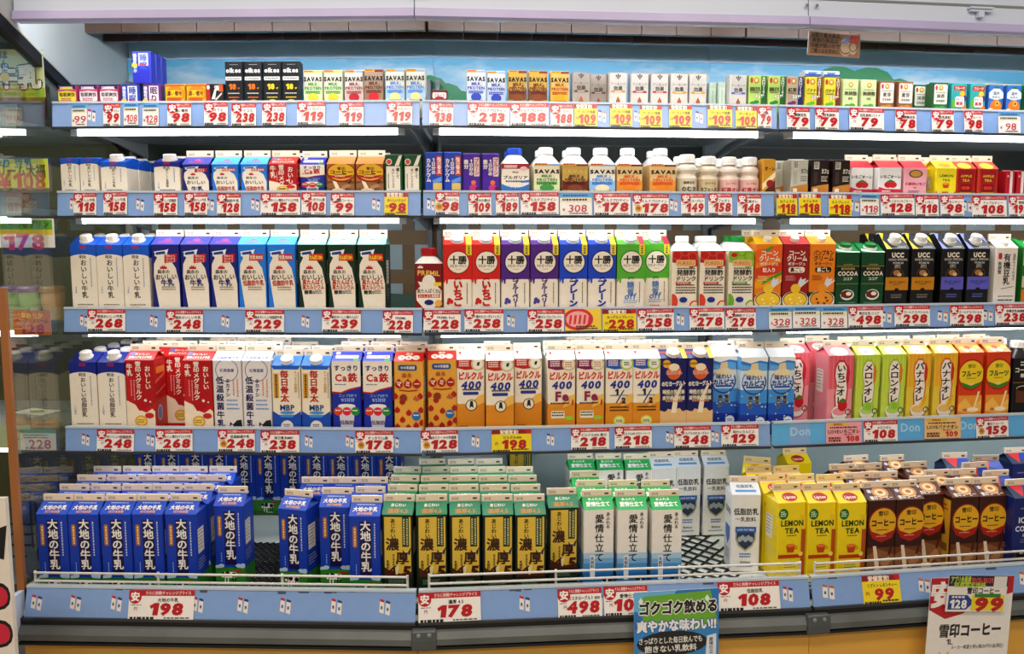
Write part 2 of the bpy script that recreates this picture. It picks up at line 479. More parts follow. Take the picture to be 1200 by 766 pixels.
ORD = ['first', 'second', 'third', 'fourth', 'fifth', 'sixth', 'seventh', 'eighth', 'ninth', 'tenth', 'eleventh', 'twelfth', 'thirteenth', 'fourteenth', 'fifteenth', 'sixteenth', 'seventeenth', 'eighteenth', 'nineteenth', 'twentieth', 'twenty-first', 'twenty-second', 'twenty-third', 'twenty-fourth', 'twenty-fifth', 'twenty-sixth', 'twenty-seventh', 'twenty-eighth', 'twenty-ninth', 'thirtieth', 'thirty-first', 'thirty-second']
def ordn(i, n):
    if n == 1: return ''
    if n == 2: return ('left', 'right')[i]
    if i == 0: return 'leftmost'
    if i == n-1: return 'rightmost'
    if n == 3: return 'middle'
    return ORD[i]+' from left'
def settle():                       # nudge neighbours apart until no two packages touch
    rows = {}
    for o, n, row, rank, x in PLACED:
        D = DES[n]; rows.setdefault(row, []).append([o.location.x, o.location.y, D['w']/2+.0004, D['d']/2+.0004, o.location.z, o.location.z+D['H'], o, o.rotation_euler.z])
    for row, B in rows.items():
        for it in range(80):
            hit = False
            for i in range(len(B)):
                p = B[i]
                if p[0]-p[2] < -1.017+.014: p[0] = -1.017+.014+p[2]
                for j in range(i+1, len(B)):
                    q = B[j]
                    if abs(p[0]-q[0]) > .11 or abs(p[1]-q[1]) > .11 or min(p[5], q[5])-max(p[4], q[4]) < .003: continue
                    m = (p[7]+q[7])/2; h = abs(p[7]-q[7])/2; ch, sh = cos(h), sin(h)
                    dx, dy = q[0]-p[0], q[1]-p[1]; u, v = dx*cos(m)+dy*sin(m), -dx*sin(m)+dy*cos(m)
                    ou = (p[2]+q[2])*ch+(p[3]+q[3])*sh*.8-abs(u); ov = (p[3]+q[3])*ch+(p[2]+q[2])*sh*.8-abs(v)
                    if ou <= 1e-5 or ov <= 1e-5: continue
                    hit = True
                    if ou <= ov*1.15: e, f = ou/2*(1 if u > 0 else -1), 0.0
                    else: e, f = 0.0, ov/2*(1 if v > 0 else -1)
                    X, Y = e*cos(m)-f*sin(m), e*sin(m)+f*cos(m)
                    if f:                # only the one behind moves back
                        if v > 0: q[0] += 2*X; q[1] += 2*Y
                        else: p[0] -= 2*X; p[1] -= 2*Y
                    else: p[0] -= X; p[1] -= Y; q[0] += X; q[1] += Y
            if not hit: break
        for b in B: b[6].location.x, b[6].location.y = b[0], b[1]
def label_all():
    settle()
    from collections import defaultdict
    g = defaultdict(list); tot = defaultdict(set)
    for o, n, row, rank, x in PLACED:
        lk = DES[n]['look']; g[(row, lk, rank)].append((x, o, n)); tot[(row, lk)].add(rank)
    for (row, lk, rank), L in g.items():
        L.sort(key=lambda t: t[0])
        for i, (x, o, n) in enumerate(L):
            od = ordn(i, len(L))
            s = lk
            if len(tot[(row, lk)]) > 1:
                s += ', '+(od+' in ' if od else '')+RK[rank]+' row'
            elif od: s += ', '+od
            s += ', '+ROWN[row]
            tag(o, s, DES[n]['cat'], f"{DES[n]['cat']}s on the {ROWN[row]}")
# ------------------------------------------------------------------ package artwork
W = 'F0E6D6'; NV = '1B2478'; BK = '1A1714'; RD = 'C8141E'
def a_meiji(txt, topc, sub):
    def f(a):
        a.R(0, .86, 1, 1, topc); a.E(.5, .79, .56, .065/a.k, W); a.R(0, 0, 1, .79, W)
        a.T('明治', .5, .965, .13, 'C4182A', .03)
        a.T('明治', .48, .815, .14, '2A2A30', .02)
        s = min(.25, .60/len(txt)/a.k)
        a.V(txt, .5, .775, s, '22243A', .022, sx=min(1.1, .25/s))
        a.VL(.78, .35, .80, '8AA6C8', .04)
        a.V(sub, .16, .36, .09, '5A86C4', .01)
        a.L(.2, .82, .07, 1, .03, '6A6A70', .035, .1); a.R(.2, .035, .6, .047, 'D05A50')
    return f
def bottle(a, dx=0):
    a.P([(.10, .845), (.56, .875), (.62, .80), (.86, .64), (.97, .40), (.97, .0), (.22, 0), (.06, .52), (.08, .70), (.2, .80)], W)
    a.P([(.08, .885), (.14, .895), (.50, .915), (.62, .93), (.60, .905), (.56, .845), (.12, .82), (.13, .87)], 'E8EEF4')
    a.P([(.16, .88), (.48, .90), (.52, .858), (.16, .84)], '3B4A86')
def crown(a, x, y, s, c=RD):
    k = a.k
    a.P([(x-s, y-.5*s*k), (x+s, y-.5*s*k), (x+s*.85, y+.2*s*k), (x+s*.5, y), (x+s*.35, y+.6*s*k), (x, y+.1*s*k), (x-s*.35, y+.6*s*k), (x-s*.5, y), (x-s*.85, y+.2*s*k)], c)
def a_mori(l3, c3, tagtxt, tagc, tagt):
    def f(a):
        bottle(a)
        a.P([(.46, .715), (.90, .74), (.92, .86), (.47, .845)] if len(tagtxt) > 2 else [(.40, .755), (.92, .755), (.90, .86), (.42, .855)], tagc)
        if len(tagtxt) > 2:
            for i, t in enumerate(tagtxt[:3]): a.T(t, .69, .825-.04*i, .085, tagt, .015)
        else: a.T(tagtxt[0], .66, .806, .16, tagt, .035, mw=.46)
        if a.q < 1:                  # the half-litre size carries the same words closer together
            crown(a, .40, .66, .09); a.T('森永の', .40, .52, .17, '20222E', .015); a.T('おいしい', .5, .36, .26, '20222E', .02, mw=.7); a.T(l3, .54, .14, .28, c3, .03, mw=.7); return
        crown(a, .42, .655, .13)
        a.T('森永の', .42, .585, .15, '20222E', .022); a.T('おいしい', .5, .505, .21, '20222E', .028, mw=.78, rot=.03)
        if isinstance(l3, str): a.T(l3, .54, .415, .24 if len(l3) < 4 else .2, c3, .034, mw=.76, rot=.03); a.L(.34, .84, .345, 2, .035, '55504A', .028)
        else:
            for i, t in enumerate(l3): a.T(t, .54, .43-.075*i, .19, c3, .036, mw=.78, rot=.03)
            a.T('糖質0', .4, .275, .15, '2A3A30', .03); a.L(.6, .85, .30, 3, .022, '55504A', .025)
    return f
def roof_plain(t, c, b=.03, line=None, sz=.16, y=.5, extra=None):
    def f(a):
        if line: a.R(0, .72, 1, 1, line)
        a.T(t, .5, y, sz, c, b, mw=.86)
        if extra: a.T(extra[0], .5, y-.32, sz*.72, extra[1], .02, mw=.8)
    return f
def r_mori(c): 
    def f(a): crown(a, .5, .62, .13, c); a.L(.2, .8, .34, 2, .15, c, .03, .1)
    return f
def a_tokachi(col, dark, flav, fc, berry):
    def f(a):
        a.P([(0, 1), (1, 1), (1, .50), (.97, .44), (.93, .50), (.88, .47), (.83, .53), (.5, .56), (.18, .52), (.14, .40), (.09, .40), (.07, .47), (.04, .42), (0, .42)], col)
        a.R(.80, .84, 1, 1, 'EFD23C'); a.VL(.9, .85, .98, '6A7A28', .08)
        a.E(.52, .73, .42, .42, dark, 28); a.E(.52, .73, .375, .375, W, 28)
        a.T('十勝', .52, .765, .30, '15120F', .045); a.T('のむヨーグルト', .52, .675, .115, '2A2622', .016, mw=.6)
        a.R(.42, .62, .62, .628, 'D8A850')
        a.P([(.42, .49), (.58, .50), (.62, .46), (.5, .475), (.40, .45)], dark)
        n = len(flav)
        if flav == '糖質off':
            a.V('糖質', .5, .43, .27, '5A86C0', .02); a.T('off', .5, .20, .32, '3F76BE', .02, it=.2); a.L(.25, .8, .12, 2, .03, '8AA6C8', .03)
        else:
            a.V(flav, .50, .455, .46/n*1.0/a.k if n > 3 else .34, fc, .06, sx=1.0 if n < 4 else 1.25, sp=.9)
        if berry: a.E(.2, .15, .08, .09, berry); a.E(.28, .13, .06, .08, berry); a.E(.16, .11, .06, .06, berry)
        a.VL(.83, .10, .42, '5A5044', .03)
        a.R(0, 0, 1, .03, 'D8414A'); a.L(.3, .7, .035, 1, .01, 'D8414A', .03)
    return f
def r_tokachi(col, stripe):
    def f(a):
        a.R(.05, .55, .32, .92, 'EDE7E0'); a.L(.08, .3, .8, 2, .16, 'C05A60', .03)
        a.R(.80, 0, 1, 1, stripe)
    return f
def a_premil(a):
    crown(a, .2, .93, .1, W); a.T('PREMiL', .5, .80, .25, 'F0C060', .03, mw=.86, rot=-.04)
    a.E(.5, .60, .24, .28, 'F2E8E0'); a.P([(.2, .5), (.1, .62), (.3, .6), (.34, .7), (.5, .62), (.64, .72), (.7, .58), (.88, .6), (.8, .46)], 'EFE6DC')
    a.P([(.04, .42), (.2, .52), (.8, .52), (.96, .42), (.96, .22), (.8, .1), (.6, .04), (.3, .04), (.05, .22)], W)
    a.R(.68, .52, .95, .60, 'F0D040'); a.T('高たんぱく35g', .5, .415, .17, '2A2622', .02, mw=.86)
    a.R(.1, .27, .9, .345, RD); a.T('おいしさと高機能', .5, .307, .11, W, .02, mw=.74)
    a.E(.5, .17, .17, .1, NV); a.E(.84, .15, .13, .13, 'E8B44A')
def a_puresu(c1, c2, bar):
    def f(a):
        a.R(0, .74, 1, 1, 'E9E2CC'); a.P([(0, 1), (1, 1), (1, .74), (.72, .70), (.5, .80), (.3, .78), (0, .80)], c1)
        for x, y, r in ((.18, .93, .2), (.8, .9, .2), (.5, .97, .15)): a.E(x, y, r, r, c2); a.E(x, y, r*.72, r*.72, c1)
        a.E(.2, .93, .13, .09, RD)
        a.RR(.15, .735, .92, .845, .06, 'E8BE84'); a.T('PURESU', .535, .79, .18, 'C87838', .02, mw=.66)
        a.L(.2, .9, .69, 1, .03, '4A4438', .04, .05)
        a.T('発酵酢', .55, .625, .25, '15120F', .02, mw=.86); a.T('ドリンク', .55, .52, .205, '15120F', .025, mw=.86)
        a.R(.14, .425, .74, .465, bar); a.L(.2, .68, .44, 1, .01, W, .03, .05)
        a.L(.15, .95, .40, 4, .045, '4A3A2C', .045, .1); a.E(.46, .15, .16, .11, '2A3A8C')
        a.E(.04, .12, .2, .3, c2); a.E(.92, .05, .22, .2, c2); a.E(.92, .05, .16, .14, 'F0D8B0')
    return f
def a_soup(bg, lines, pill, pillc, bowl, hl):
    def f(a):
        for i, t in enumerate(lines): a.T(t, .52, .86-.085*i, .22 if i < 2 else .14, W if bg != 'E88A1E' else '2A1A08', .035 if i < 2 else .02, mw=.8)
        a.RR(.2, .55, .84, .64, .09, pillc); a.T(pill, .52, .595, .18, W if pillc != W else '5A1A10', .03, mw=.5)
        a.L(.1, .5, .49, 3, .03, hl, .03)
        a.P([(.62, .42), (.7, .48), (.74, .44), (.9, .46), (.84, .38), (.7, .34), (.56, .33)], 'D8DDE4')
        a.R(0, 0, 1, .2, '2A1D12'); a.E(.5, .11, .52, .36, 'E8E0CC', 28); a.E(.5, .13, .47, .30, '3A2414', 28); a.E(.5, .125, .44, .27, bowl, 28)
        a.E(.5, .30, .19, .17, bowl); a.P([(.66, .34), (.98, .44), (1, .42), (.68, .31)], 'E6DFD0'); a.R(.47, .10, .53, .28, bowl)
        for x, y in ((.3, .13), (.66, .15), (.72, .1), (.36, .07), (.6, .06)): a.E(x, y, .05, .04, '6A3A14' if bg == 'E88A1E' else 'F6E48A')
    return f
def a_corn(a):
    for x0, y0, x1, y1, c in ((0, .7, 1, .9, 'E86A1C'), (0, .46, 1, .62, 'D8451C'), (0, .3, 1, .42, 'F0A820')):
        a.P([(x0, y0), (x1, y0+.1), (x1, y1+.1), (x0, y1)], c)
    a.P([(.25, .36), (1, .52), (1, .58), (.3, .42)], '5A9A2C'); a.P([(.3, .9), (.6, .98), (.66, .94), (.34, .86)], '5A9A2C')
    a_soup('E06A20', ['コーン', 'クリーム', 'ポタージュ'], '粒入り', 'D8381C', 'EEC63A', 'F0D890')(a)
def a_cocoa(a):
    a.R(0, .56, 1, .745, '0E1A12'); a.R(0, .742, 1, .75, 'B99A4A'); a.R(0, .42, 1, .427, 'B99A4A')
    a.L(.3, .7, .77, 1, .02, 'B99A4A', .03, .1); a.T('贅沢生乳使用', .5, .70, .1, 'C9B070', .015, mw=.6)
    a.T('COCOA', .5, .615, .24, W, .035, mw=.88); a.T('ココア', .5, .515, .14, W, .03)
    a.E(.5, .22, .30, .22, 'E9E2D4', 24); a.E(.5, .23, .25, .17, '6A3018', 24); a.P([(.2, .26), (.38, .30), (.42, .2), (.26, .17)], '7A2A20'); a.E(.56, .24, .12, .08, 'EDE0CC')
    a.L(.12, .9, .07, 2, .03, '7FA083', .03)
def r_cocoa(a):
    a.P([(0, .2), (.3, .05), (.6, .0), (1, .0), (1, .12), (.6, .14), (.35, .2), (.1, .45)], 'D9E4DC')
def a_ucc(bc, bt):
    def f(a):
        a.T('UCC', .5, .895, .26, W, .05, sx=.9); a.T('GOLD SPECIAL', .52, .815, .125, 'D8D4CC', .012, mw=.86); a.T('PREMIUM', .52, .755, .115, 'CFCBC4', .012, mw=.56)
        a.R(.38, .665, .62, .72, 'D8D6D0'); a.T('無糖', .5, .692, .12, '1A1A1A', .02)
        a.E(.5, .545, .30, .30, '5A4230', 24); a.E(.5, .54, .26, .26, '1C120C', 24); a.E(.48, .58, .16, .12, 'B08050'); a.E(.6, .55, .1, .07, 'E0C090')
        a.R(0, .28, 1, .505, bc); a.T('NUTTY BEAT' if bc[0] == 'C' else 'FRUITY BEAT', .52, .42, .13, bt, .015, mw=.72); a.L(.35, .65, .375, 1, .02, bt, .03, .1)
        a.E(.5, .285, .1, .07, '1C120C'); a.L(.26, .74, .185, 2, .04, '8A8378' if bc[0] == 'C' else '6A70B0', .045, .1)
    return f
def a_tonyu(a):
    a.V('有機豆乳', .52, .90, .32, '1F1C1A', .03); a.V('豆腐もつくれます', .84, .90, .14, '1F1C1A', .012); a.V('無調整', .2, .76, .17, '1F1C1A', .02)
    a.RR(.12, .80, .28, .91, .04, 'C8302C'); a.P([(.3, .27), (.88, .315), (.88, .325), (.3, .28)], '5A544C'); a.L(.2, .9, .14, 1, .04, '3A342E', .035, .05); a.L(.2, .85, .07, 1, .04, '1A1816', .05, .05)
def a_yukiR(a):
    a.P([(0, 0), (1, 0), (1, .26), (.9, .30), (.7, .24), (.52, .27), (.3, .36), (.1, .40), (0, .42)], 'F0E0C8')
    a.P([(.25, .40), (.44, .27), (.6, .27), (.78, .33), (1, .36), (1, 1), (.2, 1)], 'B8141C')
    a.V('おいしい', .79, .92, .21, W, .025); a.V('雪印メグミルク', .46, .985, .195, W, .028, sx=1.1); a.V('牛乳', .16, .95, .22, W, .03)
    a.VL(.3, .45, .72, 'E8A0A0', .04); a.VL(.2, .5, .72, 'E8A0A0', .04)
    a.E(.5, .12, .22, .20, 'D8A63A'); a.E(.5, .12, .17, .15, 'F0D070'); a.L(.36, .62, .13, 2, .03, '8A5A20', .03); a.E(.8, .2, .16, .10, 'C8302C')
    a.E(.68, .42, .05, .05, W); a.E(.85, .40, .03, .03, W)
def r_yukiR(a):
    a.RR(.06, .55, .26, .85, .05, '6A80C0'); a.T('おいしい', .5, .66, .13, W, .015); a.T('雪印メグミルク牛乳', .5, .30, .15, W, .025, mw=.82)
def s_red(a):
    a.R(.2, .82, .85, .9, 'E88A30'); a.P([(.1, .7), (.9, .78), (.9, .82), (.1, .74)], 'E86A60'); a.P([(.1, .55), (.9, .63), (.9, .66), (.1, .58)], 'E86A60'); a.E(.4, .32, .2, .28, 'D8C8E0'); a.E(.4, .32, .16, .23, '7A80C0'); a.L(.3, .7, .12, 3, .03, 'F0D0C8', .04)
def a_takanashi(a):
    a.ring(.5, .86, .40, .022, '3A4090', 28); a.T('北海道産', .5, .86, .13, '3A4090', .02, mw=.6)
    for i, ch in enumerate('低温殺菌牛乳'): a.T(ch, .24, .715-.124*i, .275, '232660', .03)
    a.V('タカナシ', .52, .74, .16, '2A2E6E', .025); a.VL(.72, .5, .74, 'D89A60', .05); a.VL(.86, .5, .74, 'D89A60', .05)
    a.L(.46, .9, .42, 3, .06, '7FA4D0', .05); a.P([(.52, 0), (.56, .12), (.66, .08), (.8, .14), (.96, .15), (.98, .06), (.9, 0)], '1F241E'); a.E(.62, .05, .05, .06, W)
def a_mbp(a):
    a.P([(0, 1), (1, 1), (1, .985), (.93, .94), (.07, .94), (0, .985)], '2A6CC8')
    a.R(.06, .50, .24, .88, 'D6A238'); a.VL(.15, .52, .86, '5A3A14', .07)
    a.V('毎日骨太', .44, .93, .285, 'B81C20', .035, sx=1.1); a.V('すっきり低脂肪', .84, .92, .11, 'C8A21C', .02); a.VL(.94, .5, .9, '6A6A6A', .03)
    a.T('MBP', .52, .355, .27, '1E4A8C', .035); a.E(.52, .275, .26, .06, '4AA0D8')
    a.P([(0, 0), (1, 0), (1, .30), (.78, .24), (.22, .24), (0, .30)], '1D57B4'); a.P([(.22, .24), (.78, .24), (.7, .20), (.3, .20)], '4A90D8')
    a.E(.5, .06, .22, .22, 'E9E2D4'); a.L(.38, .62, .08, 2, .03, '4A5A8A', .04)
def r_mbp(a): a.P([(0, 0), (1, 0), (1, .5), (.8, .9), (.2, .9), (0, .5)], '2A7CD0')
def a_sukkiri(a):
    a.P([(0, .56), (.3, .55), (.6, .60), (1, .64), (1, 1), (0, 1)], W); a.P([(0, .54), (.3, .53), (.6, .58), (1, .62), (1, .645), (.6, .605), (.3, .555), (0, .565)], 'B81C28')
    a.T('すっきり', .5, .90, .22, '2A3080', .035, mw=.86); a.T('Ca鉄', .5, .765, .34, 'C4222C', .035, mw=.9); a.L(.1, .6, .66, 1, .02, '6A6A80', .03)
    a.T('コップ1杯で', .54, .505, .12, '9AB4E0', .015); a.T('1/2日分', .54, .445, .14, 'B8D0F0', .02)
    a.P([(.3, 0), (.7, 0), (.8, .36), (.2, .36)], 'D9D4E0'); a.E(.5, .36, .30, .07, 'F0ECE6')
    for x, c in ((.2, 'D84A28'), (.5, 'D83048'), (.8, '2A9440')): a.E(x, .28, .15, .15, c)
    a.L(.1, .3, .285, 1, .01, W, .04, .1); a.L(.4, .6, .285, 1, .01, W, .04, .1); a.L(.7, .9, .285, 1, .01, W, .04, .1)
    a.T('低脂肪', .5, .12, .16, '3A3A60', .02)
def r_sukkiri(a): a.RR(.1, .3, .9, .62, .04, 'EDE4E6'); a.T('すっきりCa鉄', .5, .46, .12, 'C4222C', .02, mw=.7); a.RR(.08, .72, .24, .95, .04, 'C8D0EC'); a.E(.84, .14, .1, .1, '2A9440')
def drop(a, x, y, s, c):
    k = a.k; a.P([(x, y+1.35*s*k)]+[(x+s*cos(t), y+s*k*sin(t)) for t in [pi*.15-i*(pi*1.3)/9 for i in range(10)]], c)
def a_mummy(a):
    for x, y in ((.1, .30), (.5, .26), (.92, .30), (.28, .16), (.75, .08), (.1, .06), (.48, .05), (.9, .5), (.04, .5), (.95, .12), (.28, .42)): drop(a, x, y, .1, 'B8221C')
    a.RR(.15, .87, .8, .95, .06, '2A5A9A'); a.T('Wの乳酸菌', .48, .91, .11, W, .02, mw=.5); a.T('森永', .45, .80, .17, 'B85A28', .02, gap=.1)
    for x in (.17, .48, .79): drop(a, x, .675, .145, 'B8221C')
    for x, t in ((.17, 'マ'), (.48, 'ミ'), (.79, 'ー')): a.T(t, x, .68, .2, W, .035)
    a.P([(.18, .585), (.5, .57), (.82, .585), (.82, .60), (.5, .585), (.18, .60)], 'B8221C')
    for i in range(8): a.P([(.32+.08*cos(i*.785), .48+.08*a.k*sin(i*.785)), (.32+.17*cos(i*.785+.2), .48+.17*a.k*sin(i*.785+.2)), (.32+.08*cos(i*.785+.5), .48+.08*a.k*sin(i*.785+.5))], '8A3418')
    a.E(.32, .48, .13, .13, '9A3C1C'); a.P([(.64, .46), (.74, .52), (.8, .48), (.9, .5), (.82, .44)], 'C86A3C')
    a.E(.76, .22, .15, .15, '2A78B8'); a.L(.66, .86, .225, 1, .01, W, .04, .05); a.L(.2, .8, .04, 1, .02, 'B8221C', .03)
def r_mummy(a):
    a.T('森永', .5, .78, .13, W, .015)
    for x in (.25, .5, .75): a.E(x, .38, .13, .13, W)
    for x, t in ((.25, 'マ'), (.5, 'ミ'), (.75, 'ー')): a.T(t, x, .38, .13, RD, .03)
def a_pil(kind):
    c = {'n': 'C4281C', 'f': '8A1A60', 'h': '2A66B8'}[kind]
    def f(a):
        a.P([(0, 0), (1, 0), (1, .42), (.7, .44), (.45, .34), (0, .28)], 'DE9426'); a.P([(.55, .30), (1, .38), (1, .50), (.75, .47)], 'EDBE64')
        a.P([(0, 1), (1, 1), (1, .90), (.6, .86), (.3, .85), (0, .88)], c)
        a.E(.76, .935, .25, .25, 'D8C49A'); a.E(.76, .935, .19, .19, 'F0EBDD'); a.L(.08, .45, .965, 3, .03, 'F4D8D0', .045, .05)
        if kind == 'n': a.P([(.72, .91), (.8, .91), (.84, .965), (.74, .96)], '2A2A26')
        elif kind == 'h': a.ring(.76, .935, .24, .05, 'B8D040'); a.L(.66, .88, .94, 2, .03, '3A6A2A', .04)
        else: a.L(.62, .9, .95, 3, .03, 'C88A28', .04)
        a.T('ピルクル', .5, .765, .31, 'D2341E', .05, mw=.92, it=.05, o='F6E2D2', ow=.05); a.T('400', .52, .635, .37, '2A3A94', .05, it=.15, sx=1.1, o='F3E8DA', ow=.04)
        if kind == 'n':
            a.L(.2, .85, .555, 1, .02, '2A2420', .06, .05); a.RR(.22, .49, .78, .535, .03, '34449C')
            a.ring(.52, .34, .21, .03, '3A4A3A', 24); a.E(.52, .34, .18, .18, 'F0E6CE'); a.P([(.45, .30), (.52, .32), (.6, .30), (.57, .40), (.48, .40)], '22261E')
            a.L(.1, .42, .03, 1, .01, 'A85018', .03, .05)
        elif kind == 'f':
            a.T('Fe', .52, .475, .46, '9A2A5C', .05, o='EED8C0', ow=.05); a.L(.1, .8, .36, 1, .02, '2A2420', .05, .05); a.P([(.86, .34), (.92, .34), (.95, .40), (.9, .43)], 'C83A1C')
            a.RR(.12, .15, .62, .26, .04, 'E9DFC8'); a.L(.15, .6, .225, 2, .04, '4A4436', .05, .05); a.E(.78, .155, .16, .09, 'A8C83A')
        else:
            a.T('1', .40, .525, .28, '26264E', .06); a.P([(.36, .36), (.64, .55), (.69, .55), (.41, .36)], '26264E'); a.T('2', .66, .40, .28, '26264E', .06); a.L(.15, .9, .465, 1, .02, '6A7A9A', .04)
            a.L(.15, .88, .29, 2, .045, '3A2A1C', .05, .05); a.E(.5, .10, .22, .2, 'D8D040'); a.E(.5, .10, .17, .15, 'E8E4A0'); a.T('50%', .5, .10, .13, '3A5A8A', .03)
    return f
def r_pil(a): a.P([(.06, .85), (.2, .85), (.13, .5)], RD); a.T('ピルクル400', .62, .66, .13, 'C44A78', .03, mw=.62)
def a_pilnomu(a):
    a.P([(0, 0), (1, 0), (1, .24), (.86, .22), (.74, .27), (.5, .24), (.3, .26), (.2, .21), (0, .24)], 'E3BC84'); a.P([(.42, .2), (.62, .2), (.68, .44), (.85, .62), (.78, .62), (.5, .42)], 'F0E2C8')
    a.E(.22, .92, .15, .15, 'EDB53A'); a.T('新発売', .22, .92, .1, '6A2A10', .02)
    a.E(.5, .80, .27, .29, 'D86A2C'); a.E(.5, .87, .2, .14, 'F2DEC0'); a.T('ピルクル', .5, .79, .15, 'C4281C', .04, o='F6E6D0')
    a.T('のむヨーグルト', .5, .63, .20, W, .04, mw=.92, rot=.03, o='3A3A6A', ow=.03)
    for i, t in enumerate(('睡眠の質改善', '疲労感の軽減')): a.T(t, .5, .51-.09*i, .17, 'E8DCC0', .03, mw=.84)
    a.L(.2, .8, .465, 1, .01, 'C8B890', .025); a.L(.2, .9, .365, 1, .02, 'E8A060', .04)
def r_pilnomu(a): a.R(0, .55, .3, .75, 'A82A40'); a.R(.82, 0, 1, 1, 'E8D428')
def a_calpis(a):
    n = 8
    a.R(0, .30, 1, .52, '4F98D8'); a.R(0, .14, 1, .32, '2A62C0'); a.R(0, 0, 1, .15, '1D3FA0')
    a.P([(0, 1), (1, 1), (1, .93), (.7, .95), (.35, .91), (0, .95)], 'F0EEE6'); a.P([(0, .90), (.35, .87), (.7, .92), (1, .9), (1, .93), (.7, .95), (.35, .91), (0, .95)], '3A86D4')
    a.P([(.38, .9), (.62, .92), (.66, .78), (.8, .74), (.2, .74), (.34, .8)], 'E6CF9E'); a.E(.5, .76, .35, .16, 'E8D8B4')
    a.ring(.5, .63, .46, .05, '2A4A9A', 32, -pi*.95, pi*.15); a.ring(.5, .63, .46, .03, '4A6AB8', 16, pi*.75, pi*1.1)
    a.T('味わい', .5, .70, .21, '2A3A80', .03, mw=.6); a.T('カルピス', .5, .615, .23, '1F2E88', .05, mw=.82); a.R(.2, .545, .82, .57, '2E50A8')
    for i, t in enumerate(('後味', '爽やか')): a.V(t, .62-.24*i, .43, .16, '1F2A4A', .05, o='C8B878', ow=.04)
    rnd = random.Random(3)
    for i in range(16): a.E(rnd.uniform(.05, .95), rnd.uniform(.06, .5), .028, .028, 'C9DCC0', 8)
    for x, y in ((.12, .84), (.88, .82), (.9, .72), (.1, .74)): a.E(x, y, .03, .03, 'E0A850', 8)
    a.E(.76, .05, .17, .17, 'DDE6F2'); a.L(.66, .86, .055, 2, .02, '4A6AB8', .03)
def a_ore(bg, mid, edge, txt, fruit, side2, cupc):
    def f(a):
        a.R(0, .5, 1, 1, bg)
        for i in range(6): a.R(i/6, .5, i/6+.05, 1, mid)
        s = [(.36, .22), (.30, .40), (.36, .55), (.28, .70), (.30, .82), (.42, .90), (.60, .90), (.72, .82), (.70, .66), (.76, .5), (.72, .32), (.62, .20)]
        big = [((x-.52)*1.22+.52, (y-.56)*1.09+.56) for x, y in s]
        a.P(big, edge); a.P(s, 'F1E6DC')
        a.P([(.74, .55), (.84, .62), (.86, .76), (.78, .86), (.72, .82), (.73, .66)], side2)
        n = len(txt); a.V(txt, .51, .87, (.60 if n < 6 else .64)/n/a.k, '1F1A18', .03, sx=1.25 if n > 4 else 1.15)
        a.VL(.30, .22, .42, '5A4A44', .03)
        a.E(.5, .14, .33, .28, 'EFE6DC', 24); a.E(.5, .16, .29, .15, cupc, 24); a.ring(.84, .15, .12, .035, '4A3A36', 14)
        fruit(a)
        a.ring(.5, .14, .34, .02, '4A3A36', 20, pi, 2*pi)
    return f
def fr_straw(a): a.E(.6, .25, .19, .22, 'C81E24'); a.P([(.45, .32), (.6, .36), (.76, .33), (.62, .29)], '3A8A2C')
def fr_melon(a): a.E(.55, .22, .25, .19, '9CC83A'); a.ring(.55, .22, .18, .02, 'C8E080', 14)
def fr_banana(a): a.P([(.56, .18), (.74, .2), (.86, .32), (.84, .37), (.78, .36), (.70, .27), (.56, .24)], 'E8B41E'); a.P([(.5, .18), (.62, .2), (.7, .3), (.66, .33), (.58, .25)], 'F0C840')
def r_ore(t):
    def f(a): a.E(.5, .42, .34, .26, 'F4EEE6', 22); a.T(t, .5, .5, .15, '2A2220', .02, mw=.5); a.T('オレ', .5, .28, .15, '2A2220', .02)
    return f
def a_fruit(a):
    a.R(0, 0, 1, .34, 'EAA038'); a.P([(0, .2), (.3, .3), (.6, .16), (1, .28), (1, .10), (.5, .05), (0, .1)], 'F2BE60')
    a.E(.5, .66, .58, .62, 'B8281C', 32); a.E(.5, .665, .52, .54, 'EFCF2E', 32); a.P([(.08, .55), (.5, .49), (.92, .55), (.86, .49), (.5, .44), (.14, .49)], '3A8A30')
    a.T('雪印', .5, .79, .17, '7A8A1C', .025); a.T('フルーツ', .5, .675, .26, '1F6A34', .05, mw=.86); a.L(.3, .7, .60, 1, .02, '5A7A2C', .03, .1); a.T('Fruit', .5, .52, .11, 'F0E8C0', .02)
    a.P([(.62, .10), (.72, .14), (.9, .40), (.82, .40)], 'F6E4B0'); a.E(.62, .12, .26, .09, 'F8E8C4'); a.E(.3, .12, .1, .06, 'D87A20')
def r_fruit(a):
    for x, y, c in ((.2, .5, 'E8C83A'), (.45, .6, 'D8381C'), (.7, .45, 'F0A82C'), (.3, .25, 'F4E0A0'), (.85, .6, 'F0D060'), (.58, .25, 'F6ECD0')): a.E(x, y, .12, .10, c)
def a_black(a):
    a.L(.3, .8, .92, 2, .05, W, .05, .1); a.T('コーヒー', .5, .79, .24, W, .04, mw=.9); a.T('無糖', .5, .69, .18, W, .03); a.R(0, .56, 1, .567, 'B88A4A')
    a.E(.5, .45, .34, .14, 'C8B8A0'); a.P([(.18, .2), (.82, .2), (.84, .45), (.16, .45)], '6A3A22'); a.E(.5, .45, .3, .1, '241008'); a.ring(.9, .35, .16, .05, '6A3A22')
